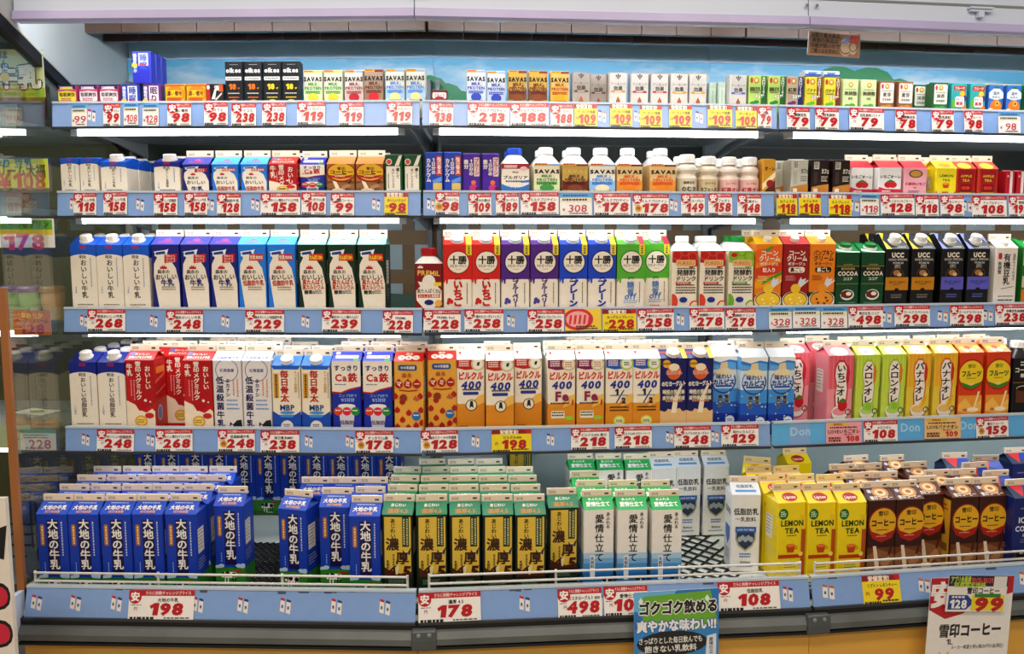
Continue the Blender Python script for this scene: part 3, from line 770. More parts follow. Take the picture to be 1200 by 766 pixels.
def a_daichi(a):
    a.R(0, 0, 1, .22, '3A8A2E'); a.R(0, 0, 1, .06, '2A6A24')
    for x, y, rx, ry in ((.1, .235, .14, .07), (.2, .25, .1, .07), (.86, .24, .14, .07), (.78, .255, .1, .06), (.93, .26, .09, .06)): a.E(x, y, rx, ry, 'B9CFE6')
    a.P([(0, .22), (1, .22), (1, .2), (.5, .235), (0, .2)], '3A8A2E')
    a.R(.34, .265, .72, .93, '241B54')
    a.V('大地の牛乳', .53, .945, .345, 'F2EEE6', .026, sx=1.0, sp=.98, it=-.01)
    a.RR(.12, .62, .26, .88, .06, 'B8783A'); a.VL(.19, .64, .86, 'F0D8A0', .05); a.VL(.83, .5, .92, 'C8D0E4', .04); a.VL(.22, .3, .42, 'A0B0DC', .03)
    cow(a, .5, .12, 1)
    a.R(.62, .175, .92, .2, 'B03A28'); a.L(.4, .7, .03, 1, .01, 'C8DCC0', .04, .05)
def cow(a, x, y, s):
    a.RR(x-.22*s, y-.02, x+.2*s, y+.055, .04, 'F0ECE4'); a.E(x-.1*s, y+.03, .08*s, .09*s, '16161A'); a.E(x+.12*s, y+.02, .08*s, .08*s, '16161A')
    for dx in (-.18, -.08, .08, .17): a.R(x+dx*s-.018, y-.075, x+dx*s+.018, y, 'F0ECE4' if dx < 0 else '16161A')
    a.E(x-.25*s, y+.02, .07*s, .1*s, '16161A'); a.E(x-.26*s, y, .04*s, .05*s, 'F0ECE4')
def r_daichi(a): a.R(0, 0, 1, 1, '2A5AC8'); a.L(.2, .8, .82, 1, .1, 'C8D4EC', .03, .1); a.T('大地の牛乳', .5, .50, .20, 'F2EEE8', .03, mw=.8, it=.1, o='2A1E6A', ow=.04); a.T('成分無調整', .5, .20, .11, 'E8A84A', .02, mw=.5)
def a_noukou(a):
    a.R(.08, .13, .94, .97, 'E2C250'); a.R(.66, .55, .88, .97, '1C4A30'); a.VL(.72, .58, .95, 'D8C890', .05); a.VL(.82, .58, .95, 'D8C890', .05)
    a.V('あじわい', .36, .95, .165, '2A1E14', .03)
    a.T('濃', .34, .585, .44, '4A2A14', .028); a.P([(.66, .52), (.74, .47), (.86, .49), (.95, .55), (.9, .44), (.7, .43)], '22201C'); a.E(.8, .46, .07, .06, W)
    a.T('厚', .66, .39, .44, '4A2A14', .032); a.V('乳飲料', .19, .36, .1, '3A2A14', .02); a.VL(.37, .28, .45, '7A6A2C', .06)
    a.P([(.08, .13), (.94, .13), (.94, .20), (.6, .17), (.3, .20), (.08, .26)], '5A3018')
    a.T('4.5', .55, .21, .46, '55281A', .06, it=.15, sx=1.1, mw=.84); a.P([(.42, .26), (.56, .30), (.50, .16), (.44, .16)], 'EADDA8')
    a.L(.2, .8, .07, 3, .025, '6A8A70', .035, .2)
def r_noukou(a): a.T('あじわい', .5, .72, .15, 'EDE6D4', .025, mw=.5); a.R(.1, .08, .9, .5, '4A8A62'); a.T('濃厚4.5', .5, .28, .2, 'C08A4A', .03, mw=.7)
def a_aijo(a):
    for i, c in enumerate(('2A74B8', '3A84C4', '5A9CD0', '86B6DC', 'B4D0E4')): a.R(0, .06*i+.16, 1, .06*i+.23, c)
    a.R(0, 0, 1, .18, '2A74B8'); a.V('愛情仕立て', .52, .95, .31, '1F1A16', .018, sp=1.06); a.V('あふれる', .8, .97, .14, '3A3430', .02)
    a.RR(.22, .14, .38, .44, .03, 'E4E9EE'); a.V('乳飲料', .30, .42, .13, '2A3A5A', .02)
    a.P([(0, 0), (1, 0), (1, .05), (.6, .08), (.2, .06), (0, .09)], '3A8A3A')
    a.E(.78, .10, .17, .12, 'ECE8E2'); a.E(.70, .14, .08, .1, '1A1A1C'); a.E(.88, .12, .07, .09, '1A1A1C'); a.E(.2, .06, .2, .08, 'E8E4DE'); a.E(.24, .07, .08, .05, '1A1A1C'); a.P([(.85, .17), (.98, .2), (.95, .15)], '1A1A1C')
def r_aijo(a): a.T('あふれる', .42, .80, .12, 'E6F2E6', .02); a.T('愛情仕立て', .5, .42, .21, 'F4F6F0', .035, mw=.8, o='1F7A40', ow=.03)
def a_teishi(a):
    a.T('低脂肪乳', .5, .78, .25, '22242C', .03, mw=.86); a.T('乳飲料', .58, .68, .18, '3A3C46', .015); a.L(.14, .3, .68, 1, .01, '6A6C76', .03, 0)
    a.P([(.14, .56), (.86, .56), (.86, .42), (.76, .33), (.5, .26), (.24, .33), (.14, .42)], 'B9B49A'); a.P([(.19, .54), (.81, .54), (.81, .43), (.72, .35), (.5, .285), (.28, .35), (.19, .43)], '3C4A60')
    for i in range(5): a.E(.3+.1*i, .42+.02*(i % 2), .07, .1, 'AEB8BE')
    a.R(.14, .51, .86, .585, '2A6AB8'); a.T('LOW FAT MILK', .5, .547, .1, W, .02, mw=.6); a.L(.3, .72, .22, 2, .035, '4A80C0', .05, .1)
    a.T('1000ml', .5, .12, .12, '4A4C56', .015); a.L(.2, .8, .06, 1, .03, '6A9AC8', .04, .1)
def r_teishi(a): a.T('低脂肪乳', .5, .68, .16, '3A4A6A', .02, mw=.6); a.R(.14, .22, .86, .40, '5AA0D8')
def s_teishi(a): a.T('低脂肪', .5, .76, .24, '22242C', .02, mw=.8); a.P([(.2, .56), (.8, .56), (.8, .42), (.5, .3), (.2, .42)], '2A6AB8'); a.L(.2, .8, .24, 5, .03, '8A8C92', .04)
def a_lemon(a):
    a.R(.80, 0, 1, .85, 'E6CC2A'); a.R(.86, 0, 1, .66, 'B85A1C')
    a.E(.2, .66+.2, .17, .19, '1F7A34'); a.L(.1, .3, .88, 3, .025, 'D8E8C0', .04)
    a.T('LEMON', .52, .745, .27, '1F4A16', .04, mw=.80); a.T('TEA', .52, .65, .25, '1F4A16', .04); a.L(.34, .72, .58, 1, .01, '5A6A2C', .03, .1)
    a.P([(.32, .46), (.66, .46), (.6, .37), (.38, .37)], 'C8501C'); a.E(.49, .46, .17, .06, 'E88A34'); a.ring(.68, .43, .06, .02, 'C8501C')
    a.R(.05, .30, .88, .345, 'C04A20'); a.E(.85, .35, .08, .08, 'F0E070')
    a.R(.22, .14, .78, .27, 'EFE05A'); a.L(.26, .72, .24, 3, .03, '8A7A20', .03)
    for x in (.12, .42, .72): a.E(x, .06, .17, .15, 'F0E468'); a.E(x, .06, .12, .1, 'E8D234')
def r_lemon(a): a.E(.5, .45, .27, .19, 'B8181E'); a.T('Lipton', .5, .45, .17, 'F4E8D0', .035, mw=.4); a.R(0, .9, 1, 1, 'E8C8B8')
def a_ycoffee(a):
    a.R(0, 0, 1, .40, '7A4A2C'); a.P([(0, .3), (.4, .38), (1, .3), (1, .08), (.6, .2), (0, .12)], '9A6A44'); a.P([(.2, .42), (.32, .42), (.5, .08), (.34, .06)], 'F0DCC0'); a.P([(.86, .44), (.92, .42), (.72, .1), (.62, .1)], '5A2A14')
    a.E(.42, .08, .24, .12, 'E8CCA8'); a.P([(.5, .2), (.8, .3), (.9, .22), (.6, .1)], 'B88A5C')
    a.E(.52, .70, .54, .60, '9A2418', 32); a.E(.53, .715, .485, .51, 'E6B42A', 32); a.P([(.06, .62), (.5, .56), (.98, .62), (.88, .52), (.5, .465), (.16, .52)], 'B02A1C')
    a.T('雪印', .53, .835, .19, '3A2414', .022); a.T('コーヒー', .53, .715, .27, '2A1A10', .05, mw=.88); a.L(.3, .74, .62, 1, .01, '5A3A18', .03, .1); a.L(.3, .7, .54, 1, .01, 'E8B0A0', .03, .1)
def r_ycoffee(a):
    a.E(.55, .62, .30, .24, 'D8A05C'); a.E(.55, .62, .20, .15, 'F0D8B0'); a.E(.56, .62, .10, .07, 'B87A3C'); a.RR(.1, .6, .24, .85, .04, 'C8D0E8')
    a.T('雪印コーヒー', .5, .20, .16, 'F0E6D8', .03, mw=.84)
def s_ycoffee(a): a.R(.06, .05, .9, .95, 'D8A83A'); a.L(.15, .8, .86, 2, .05, 'A82A1C', .06); a.P([(.3, .62), (.6, .68), (.7, .5), (.4, .46)], '4A2A18'); a.R(.15, .3, .4, .4, '5A3A1C'); a.R(.5, .28, .8, .38, '8A6A2C'); a.R(.2, .1, .45, .2, '5A3A1C'); a.R(.55, .1, .8, .2, '8A6A2C')
def a_iced(a):
    a.L(.25, .8, .86, 1, .03, 'A0A8C8', .04); a.T('ICED', .5, .72, .28, 'E4E6EC', .03, mw=.6); a.T('COFFEE', .5, .61, .26, 'E4E6EC', .03, mw=.82); a.T('無糖', .5, .52, .13, 'C8CCD8', .02); a.L(.3, .7, .46, 2, .03, '8A92B8', .03)
    a.R(0, 0, 1, .22, '22222A'); a.E(.5, .26, .42, .22, '5A4A44', 24); a.E(.5, .27, .34, .15, '24140C', 24)
    for x, y in ((.3, .28), (.55, .3), (.68, .25)): a.R(x, y, x+.14, y+.05, 'B8B4B4')
def r_iced(a): a.P([(.1, 1), (.62, 1), (.36, .1)], 'D8383C'); a.P([(.62, 1), (1, 1), (1, .4), (.8, .2), (.5, .5)], '2A50B4')
# ---- small packs
def a_savas(base, accent, word, fl, flavc, dark='15120F'):
    def f(a):
        a.R(0, .93, 1, 1, '8A2A2A' if word == 'B' else 'C8D060' if accent == '2E9A3E' else 'A8B8D8'); a.R(0, .935, .55, 1, 'E0B028'); a.L(.05, .5, .97, 1, .02, 'C82A20', .06, 0)
        a.P([(0, .1), (1, .1), (1, .45), (.8, .35), (.5, .42), (.2, .35), (0, .45)], flavc)
        a.P([(.05, .12), (.28, .62), (.40, .5), (.2, .12)], flavc); a.P([(.95, .12), (.8, .62), (.7, .48), (.8, .12)], flavc)
        a.T('SAVAS', .5, .74, .31, dark, .055, mw=.96)
        a.T('MILK', .5, .585, .21, accent, .045, o=base, ow=.04); a.T('PROTEIN', .5, .455, .21, accent, .045, mw=.9, o=base, ow=.04); a.L(.1, .9, .33, 2, .05, accent, .06, .05)
        a.E(.5, .17, .28, .22, fl); a.R(.15, .03, .85, .08, '2A2622'); a.L(.2, .8, .045, 1, .01, W, .04, .1)
    return f
def a_oikos(gc):
    def f(a):
        a.T('oikos', .5, .80, .34, 'F4F2EC', .05, mw=.86); a.L(.3, .8, .93, 1, .01, 'A8A49C', .03, .1); a.R(.04, .55, .96, .64, 'E8E4DC'); a.L(.1, .9, .58, 1, .01, '2A2622', .05, .05)
        a.T('18', .42, .40, .40, gc, .05); a.T('g', .78, .36, .22, gc, .04); a.L(.15, .85, .22, 1, .02, 'D8D4CC', .05, .05); a.L(.2, .8, .12, 1, .02, gc, .05, .05); a.E(.5, .0, .28, .18, gc)
    return f
def a_almond(band):
    def f(a):
        for t in (-.6, 0, .6): a.P([(.5, .80), (.5+.22*sin(t)-.05, .80+.14*cos(t)*a.k*2.2), (.5+.22*sin(t)+.05, .80+.14*cos(t)*a.k*2.2)], '5A4A3C')
        a.T('アーモンド', .5, .66, .19, '7A6E60', .008, mw=.86); a.T('効果', .5, .52, .26, '4A4036', .02)
        a.R(.1, .385, .9, .44, band); a.L(.3, .7, .40, 1, .01, W, .04, .1); a.P([(.5, .26), (.62, .12), (.6, .02), (.5, -.02), (.4, .02), (.38, .12)], 'A8602C')
    return f
def a_soy(bg, lab, strip, txt, num, fruit):
    def f(a):
        a.R(.70, 0, 1, 1, strip); a.V('カロリー'+num, .85, .97, .22, W, .03, sp=.82)
        a.E(.14, .86, .09, .16, 'C8403A'); a.E(.42, .85, .16, .17, 'C88A2C'); a.E(.42, .86, .08, .09, 'F0D8A0')
        a.T(txt, .36, .56, .26, '2A2A22', .025, mw=.62); a.L(.1, .6, .44, 1, .02, '4A4A3A', .05)
        a.T(num+'%', .62, .34, .26, W, .05, o=strip, ow=.06, mw=.7); a.E(.24, .1, .16, .1, fruit); a.E(.44, .14, .16, .1, fruit)
    return f
def a_soyplain(bg, txt, sub, leaf, panel=None):
    def f(a):
        if panel: a.RR(.06, .22, .94, .95, .1, panel)
        if panel: a.E(.2, .82, .08, .15, 'C8403A')
        a.E(.5, .82, .15, .16, 'C89A2C'); a.E(.5, .83, .08, .08, 'F0DC9A'); a.T(txt, .5, .52, .27, '4A4638', .02, mw=.8); a.L(.15, .85, .64, 1, .02, '8A866A', .05, .1)
        a.T(sub, .5, .34, .15, '5A5648', .02, mw=.6); a.E(.3, .08, .18, .1, leaf); a.E(.62, .1, .2, .11, leaf)
    return f
def a_fruitpack(c1, c2):
    def f(a):
        a.RR(.1, .74, .92, .92, .08, 'B83A28'); a.T('フルーツ', .5, .83, .2, W, .03, mw=.66); rnd = random.Random(5)
        for i in range(9): a.E(rnd.uniform(.1, .9), rnd.uniform(.05, .68), .16, .16, ('E07A20', 'D8382C', 'F0C030', '6AA83A', '4A3A7A')[i % 5])
        a.RR(.22, .14, .80, .52, .1, 'F2EEE6'); a.T('まるごと', .5, .42, .17, '2A5A9A', .03, mw=.5); a.T('果実', .5, .26, .24, 'B8302C', .04)
    return f
def a_orange(a): a.E(.5, .84, .22, .16, '2A6A3A'); a.P([(0, .70), (.3, .85), (.7, .85), (1, .7), (1, .5), (.5, .42), (0, .5)], 'DDE2E8'); a.T('温州', .5, .68, .22, '3A3A4A', .025); a.T('みかん', .5, .54, .2, '3A3A4A', .02); a.E(.5, .2, .40, .40, 'D8781C'); a.E(.58, .3, .16, .16, 'F0B050'); a.E(.58, .3, .07, .08, '4A2A10'); a.E(.15, .05, .2, .12, 'F0E0A0')
def a_sleep(c, txt, lab='F0EEF2'):
    def f(a):
        a.R(.36, .08, .88, .94, lab); a.V(txt, .62, .9, .42, c, .03); a.V('機能性表示', .17, .92, .2, 'E8ECF4', .03); a.E(.14, .1, .16, .14, 'E8C83A'); a.L(.4, .85, .16, 2, .07, 'C8404A', .06)
    return f
def a_maiasa(field, tc):
    def f(a):
        a.R(0, .78, 1, 1, '3A2A5A'); a.L(.1, .9, .86, 2, .08, 'E8D8E0', .06, .1); a.E(.5, .42, .56, .5, field, 24); a.T('毎朝爽快', .5, .48, .25, tc, .03, mw=.9); a.L(.15, .85, .24, 2, .09, 'C84A7A', .06)
        a.P([(0, .78), (1, .78), (1, .64), (.5, .7), (0, .64)], 'D85A86')
    return f
def a_yorange(a): a.E(.55, .5, .5, .4, 'E88A20', 22); a.R(.1, .35, .9, .68, 'F0D02C'); a.T('濃い蜜柑', .5, .52, .26, '7A2A14', .04, mw=.8); a.L(.1, .9, .2, 2, .08, 'B83A1C', .06); a.R(0, .9, 1, 1, 'D8602C')
def a_blackred(a): a.R(0, 0, .22, 1, 'B8241C'); a.E(.12, .84, .09, .12, W); a.P([(.3, .2), (.5, .75), (.6, .7), (.5, .2)], 'E8E4DC'); a.P([(.55, .1), (.95, .5), (.9, .56), (.5, .2)], 'C8C4BC'); a.R(.75, .6, 1, 1, 'C85A20'); a.T('濃', .62, .8, .3, W, .03)
def a_smallred(a): a.RR(.08, .3, .92, .86, .1, 'EDE4DC'); a.T('フルーツ', .5, .62, .22, '7A1A1C', .03, mw=.7); a.R(0, .86, 1, 1, '5A1A20'); a.E(.5, .3, .3, .14, 'A8242C')
def a_koku(a):
    a.R(.08, 0, .86, .70, W); a.V('濃くて', .72, .66, .2, '1A1A16', .03); a.V('おいしいミルク', .47, .64, .155, '1A1A16', .03); a.E(.24, .82, .17, .17, 'F0E8E0'); a.E(.24, .82, .13, .13, 'D85A4A'); a.VL(.2, .1, .5, '5A5A50', .05)
    a.P([(.55, .7), (.8, .98), (.98, 1), (.8, .72)], W)
def a_1day(c, txt, b, bc):
    def f(a):
        a.RR(.64, .42, .96, .92, .05, b); a.V('毎日骨太' if c[0] == '2' else 'プルーン', .80, .89, .26, bc, .03, sp=.9); a.V('1日分の', .48, .88, .24, W, .04, o=c, ow=.03); a.V(txt, .20, .86, .27, W, .045, o=c, ow=.03)
        if c[0] == '2': a.R(.45, .06, .95, .24, 'E0C070'); a.P([(.4, .3), (.95, .4), (.95, .28), (.5, .22)], '6AA0E0')
        else: a.E(.62, .12, .24, .2, 'C83A8A'); a.E(.86, .1, .14, .12, '5A1A6A'); a.E(.62, .26, .14, .13, 'D87A20')
    return f
def a_bulg(a):
    a.R(0, .82, 1, 1, 'A82430'); a.L(.1, .6, .9, 2, .05, 'F0D8D0', .05, .1); a.E(.8, .83, .13, .13, 'E8C8C0'); a.E(.5, .5, .62, .45, W, 28); a.T('明治', .5, .70, .14, '3A3A3A', .02); a.T('ブルガリア', .5, .52, .22, '15120F', .04, mw=.9); a.L(.15, .75, .36, 1, .02, '4A4A5A', .06, .1)
    a.P([(0, 0), (1, 0), (1, .3), (.8, .22), (.5, .14), (.2, .22), (0, .3)], '3A80C8'); a.T('のむ', .5, .16, .16, '2A4A9A', .03); a.P([(.7, .4), (1, .44), (1, .36), (.7, .34)], '3A70C0')
def a_btl(t1, t2, c):
    def f(a): a.T(t1, .5, .84, .14, c, .02, mw=.8); a.T(t2, .5, .58, .25, c, .035, mw=1.0); a.E(.56, .2, .2, .2, c); a.E(.56, .2, .12, .12, 'EBDCC8')
    return f
def a_cup(dark):
    def f(a):
        fg = W if dark else '2A221C'
        a.R(.12, .74, .42, .96, 'D8D4C8'); a.L(.15, .4, .93, 6, .032, '4A443C', .04, .1); a.R(.12, .3, .34, .66, '4A3A34' if dark else 'B8B4A4'); a.T('カフェ', .78, .68, .3, fg, .04, mw=.44); a.L(.55, .95, .5, 3, .06, fg, .04); a.P([(0, 0), (1, 0), (1, .3), (.5, .26), (0, .2)], 'C88A3A'); a.R(.12, .02, .36, .16, 'E8E4D8')
    return f
def a_ichigo500(a): a.T('いちごオーレ', .5, .66, .24, '1F1A18', .04, mw=.92); a.E(.42, .36, .18, .2, 'C81E2C'); a.E(.62, .36, .18, .2, 'D02A38'); a.P([(.3, .46), (.5, .56), (.74, .47), (.5, .46)], '3A8A2C'); a.P([(0, .28), (.5, .16), (1, .2), (1, 0), (0, 0)], 'D83A58'); a.L(.15, .6, .1, 1, .02, W, .05)
def a_koiwai(a): a.E(.5, .78, .3, .26, '5A3A28', 22); a.E(.5, .78, .24, .2, 'C89A4A', 22); a.T('小岩井いちご', .5, .40, .21, 'B81C34', .04, mw=.92); a.T('MILK', .5, .26, .1, '7A2A3A', .02); a.L(.2, .7, .12, 2, .05, '9A4A5A', .03)
def a_lemon500(a): a.T('LEMON', .5, .72, .23, '2A6A1E', .035, mw=.76); a.T('TEA', .5, .56, .22, '2A6A1E', .035); a.P([(.32, .42), (.66, .42), (.6, .26), (.38, .26)], 'C8501C'); a.E(.49, .42, .17, .08, 'E8A034'); a.R(0, 0, 1, .12, 'B8681C'); a.E(.2, .1, .12, .12, 'F0E060'); a.E(.75, .1, .14, .12, 'F0E060')
def a_apple500(a): a.R(.12, 0, .9, .96, 'A81C1C'); a.T('APPLE', .5, .72, .22, 'E8C04A', .035, mw=.7); a.T('TEA', .5, .56, .22, 'E8C04A', .035); a.R(.24, .14, .78, .40, '7A1410'); a.E(.4, .27, .12, .13, 'D83A28'); a.E(.6, .27, .12, .13, 'D83A28'); a.R(0, 0, 1, .1, '6A8A2A'); a.R(.2, .03, .8, .1, 'D8B04A')
# ------------------------------------------------------------------ every kind of package in the case
MC, YC, CC, JC, PC, SCN, TC, BT = 'milk_carton', 'yogurt_drink_carton', 'coffee_carton', 'juice_carton', 'protein_drink_carton', 'soup_carton', 'tea_carton', 'drink_bottle'
def g5(**k): return dict(dict(w=.068, hb=.106, hr=.020, hf=.016, hid=.037), **k)
R4 = dict(w=.0725, hb=.204, hr=.019, hid=.027); R5 = dict(w=.0725, hb=.199, hr=.022, hf=.016, hid=0)
# row 3
design('meiji3', 'slant', 'white milk carton with blue slanted top', MC, front=a_meiji('おいしい牛乳', '1F63CC', 'うまみ'), w=.0655, hb=.196, hr=.020, body=[(0, .80, W), (.80, 1, '1F63CC')], top='1F63CC', cap='F0E8DC', capr=.0135, caph=.011)
design('mori_navy', 'gable', 'navy carton printed with milk bottle', MC, front=a_mori('牛乳', NV, ['搾乳から', 'はじまる', 'おいしさ'], 'C81E22', 'F6D8D0'), roof=r_mori('D8546C'), body='232A86', top='4A52B4')
design('mori_blue', 'gable', 'sky-blue carton printed with milk bottle', MC, front=a_mori('低脂肪牛乳', 'C03A22', ['生乳100%'], 'C8261E', W), roof=r_mori('B45A9C'), body='2C84DC', top='58B4F0')
design('mori_green', 'gable', 'dark green carton printed with milk bottle', MC, front=a_mori(['高たんぱく', '高カルシウム'], 'C84A2A', ['たんぱく50g'], 'D8401C', 'FBE24A'), roof=r_mori('D88A8C'), body='1A3A24', top='A4D4CC')
design('premil', 'shoulder', 'dark red milk bottle carton with red cap', MC, front=a_premil, w=.0685, hb=.150, hr=.018, body='8A1420', cap='B01820', capr=.0165, caph=.020, top='F3F1EC')
for k, c, dk, fl, fc, be, lk in (('tok_red', 'D62A20', 'A81A14', 'いちご', 'C82820', 'C82820', 'red-topped strawberry drinking yogurt carton'), ('tok_pur', '5E2A8C', '40185E', 'ブルーベリー', '5A2680', '5A4A9C', 'purple-topped blueberry drinking yogurt carton'),
                             ('tok_blu', '2350C4', '1A2A80', 'プレーン', '2244AC', None, 'blue-topped plain drinking yogurt carton'), ('tok_grn', '62B43A', '3E8A28', '糖質off', '5A86C0', None, 'green-topped drinking yogurt carton')):
    design(k, 'gable', lk, YC, front=a_tokachi(c, dk, fl, fc, be), roof=r_tokachi(c, 'EFD23C' if k != 'tok_grn' else 'C83A5A'), body=[(0, .47, W), (.47, 1, c)], top=c, cap='E4EAF2', capr=.0155, caph=.010)
design('puresu_r', 'shoulder', 'cream vinegar drink carton with red fruit print', JC, front=a_puresu('B8241E', 'D84A30', 'C8301E'), w=.066, hb=.180, hr=.022, body='EFE4D0', capr=.0150, caph=.015)
design('puresu_g', 'shoulder', 'cream vinegar drink carton with green cap', JC, front=a_puresu('9AC23A', '7AB030', '6AA83A'), w=.066, hb=.180, hr=.022, body='EFE4D0', cap='1F8A3E', capr=.0150, caph=.015)
design('soup_corn', 'gable', 'orange corn soup carton with cream cap', SCN, front=a_corn, body='E88A24', top='EFC02C', cap='F0E4D0', capr=.0105)
design('soup_cream', 'gable', 'red corn cream soup carton', SCN, front=a_soup('9A1A1E', ['コーン', 'クリーム', 'ポタージュ'], '裏ごし', W, 'EEC63A', 'E0A0A0'), body='A01C20', top='C83238', cap='F0E4DC', capr=.0105)
design('soup_pump', 'gable', 'orange pumpkin soup carton with green base', SCN, front=a_soup('E88A1E', ['パンプキン', 'クリーム', 'ポタージュ'], '裏ごし', '2A2018', 'E89A2C', '7A3A10'), body=[(0, .24, '2A4A2C'), (.24, 1, 'E8891C')], top='F09A34', cap='F0E4D0', capr=.0105)
design('cocoa', 'slant', 'dark green cocoa drink carton', CC, front=a_cocoa, roof=r_cocoa, w=.064, hb=.175, hr=.022, body='14522E', top='2A8A50', cap='23843E', capr=.0140, caph=.009, shoulder='E2E8E2')
for k, bc, bt, tp, lk in (('ucc_y', 'C88A1E', '4A3210', 'F0CC2A', 'black coffee carton with amber band'), ('ucc_v', '6A66C0', '2A2866', '8A92E0', 'black coffee carton with violet band')):
    def rf(a, tp=tp): a.P([(0, 0), (.24, 0), (0, .6)], tp); a.P([(.72, 1), (1, .35), (1, .75), (.85, 1)], tp); a.P([(0, .55), (.18, 1), (0, 1)], tp); a.L(.5, .9, .1, 1, .1, 'C8C4BC', .03, .1)
    design(k, 'slant', lk, CC, front=a_ucc(bc, bt), roof=rf, w=.0650, hb=.184, hr=.040, body='1C1A1A', top='2A2A2E', cap='E9E6E2', capr=.0140, caph=.013, shoulder='E8E6E0')
design('soy1l', 'gable', 'white organic soy milk carton', MC, front=a_tonyu, body='E9E2D8', cap='F0ECE4', capr=.009, w=.066, hb=.186)
def a_green1l(a): a.E(.2, .85, .5, .4, 'D8D040'); a.T('S', .4, .62, .4, W, .05); a.R(0, .3, 1, .5, 'D8D0B0'); a.E(.2, .15, .4, .3, 'D87A20')
design('veg1l', 'slant', 'green vegetable juice carton', JC, front=a_green1l, w=.066, hb=.186, hr=.02, body='2E7A34', top='2AA04A', cap='2AA04A')
# row 4
design('meiji4', 'slant', 'white low-fat milk carton with navy top', MC, front=a_meiji('おいしい低脂肪乳', '20308F', 'うす味乳'), w=.069, hb=.198, hr=.020, hid=.027, body=[(0, .80, W), (.80, 1, '20308F')], top='20308F', cap='F0EAE2', capr=.0140, caph=.011)
design('yuki4', 'gable', 'red milk carton with white lettering', MC, front=a_yukiR, roof=r_yukiR, side=s_red, body='C42022', top='CC2A2A', **R4)
design('takana', 'gable', 'white carton with purple lettering and cow', MC, front=a_takanashi, roof=roof_plain('低温殺菌牛乳', '5A62B0', .02, None, .14, .3), body='E4DEDA', top='DCE4EE', **R4)
design('mbp', 'gable', 'cream and blue milk carton with white cap', MC, front=a_mbp, roof=r_mbp, body=[(0, .24, '1D57B4'), (.24, 1, 'EFE3CC')], top='3A80D4', cap='F2EEE8', capr=.0155, caph=.011, w=.0715, hb=.192, hid=.027)
design('suk4', 'gable', 'blue and white milk carton with cup', MC, front=a_sukkiri, roof=r_sukkiri, body='2438A8', top='2A3AAE', **R4)
design('mummy', 'gable', 'orange carton with red drops', YC, front=a_mummy, roof=r_mummy, body='E6AE48', top='CC2A24', **R4)
for k, lk in (('n', 'orange and white yogurt drink carton with red header'), ('f', 'orange yogurt drink carton with magenta header'), ('h', 'orange yogurt drink carton with blue header')):
    design('pil_'+k, 'gable', lk, YC, front=a_pil(k), roof=r_pil, body=[(0, .36, 'E09A30'), (.36, 1, 'F1E6D2')], top='F3EDE4', **dict(R4, w=.0700))
design('pilnomu', 'gable', 'navy drinking yogurt carton with cream base', YC, front=a_pilnomu, roof=r_pilnomu, body=[(0, .22, 'E3BC84'), (.22, 1, '23246A')], top='2A2A70', cap='EFE6D6', capr=.0165, caph=.010, **dict(R4, w=.0690))
design('calpis', 'gable', 'blue and white carton with dots', JC, front=a_calpis, body=[(0, .15, '1D3FA0'), (.15, .32, '2A62C0'), (.32, .52, '4F98D8'), (.52, .8, 'CFE0EC'), (.8, 1, '6AB0E4')], top='E4ECF4', **dict(R4, w=.0705))
design('ore_straw', 'gable', 'pink strawberry milk carton', JC, front=a_ore('E46A76', 'EB7E88', 'C8283C', 'いちごオレ', fr_straw, 'C8283C', 'E89AA0'), roof=r_ore('いちご'), body='EE9AA4', top='E8808A', **dict(R4, w=.0700))
design('ore_melon', 'gable', 'lime green melon milk carton', JC, front=a_ore('C4D84A', 'D0E060', 'A8C43A', 'メロンオレ', fr_melon, 'D8882C', 'B8D86A'), roof=r_ore('メロン'), body='CBDB5C', top='C4D84A', **dict(R4, w=.0660))
design('ore_banana', 'gable', 'yellow banana milk carton', JC, front=a_ore('EBB22C', 'F0BE44', 'D87A1C', 'バナナオレ', fr_banana, 'C83A20', 'E8C070'), roof=r_ore('バナナ'), body='E6CC4C', top='E8B83A', **dict(R4, w=.0660))
design('yfruit', 'gable', 'orange fruit milk carton with yellow disc', JC, front=a_fruit, roof=r_fruit, body='D84A1C', top='E88A2C', **dict(R4, w=.0690))
design('black4', 'shoulder', 'black coffee carton with white cap', CC, front=a_black, w=.066, hb=.185, hr=.025, body='17110F', shoulder='2A2220', capr=.0155, caph=.018)
# bottom deck
design('daichi', 'gable', 'blue milk carton with green meadow', MC, front=a_daichi, roof=r_daichi, body=[(0, .22, '3A8A2E'), (.22, 1, '1F48B4')], top='2A56C4', **R5)
design('noukou', 'gable', 'yellow and green rich milk carton', MC, front=a_noukou, roof=r_noukou, body='23301E', top='2F8C66', **dict(R5, hid=.028))
design('aijo', 'gable', 'white and blue carton with green roof', MC, front=a_aijo, roof=r_aijo, body=[(0, .2, '2A74B8'), (.2, .45, '86B6DC'), (.45, 1, 'EFEAE2')], top='34B464', **R5)
design('teishi', 'gable', 'white low-fat milk carton with shield', MC, front=a_teishi, roof=r_teishi, side=s_teishi, body='E9E8E6', top='E4E8EC', **R5)
design('lemon', 'gable', 'yellow lemon tea carton', TC, front=a_lemon, roof=r_lemon, body='F0D61C', top='F2DA24', fincol='EED8A8', **R5)
design('ycoffee', 'gable', 'brown coffee milk carton with yellow disc', CC, front=a_ycoffee, roof=r_ycoffee, side=s_ycoffee, body='4A2416', top='6A3A22', **R5)
design('iced', 'gable', 'navy iced coffee carton', CC, front=a_iced, roof=r_iced, body='1F2E72', top='3A4A6A', **R5)
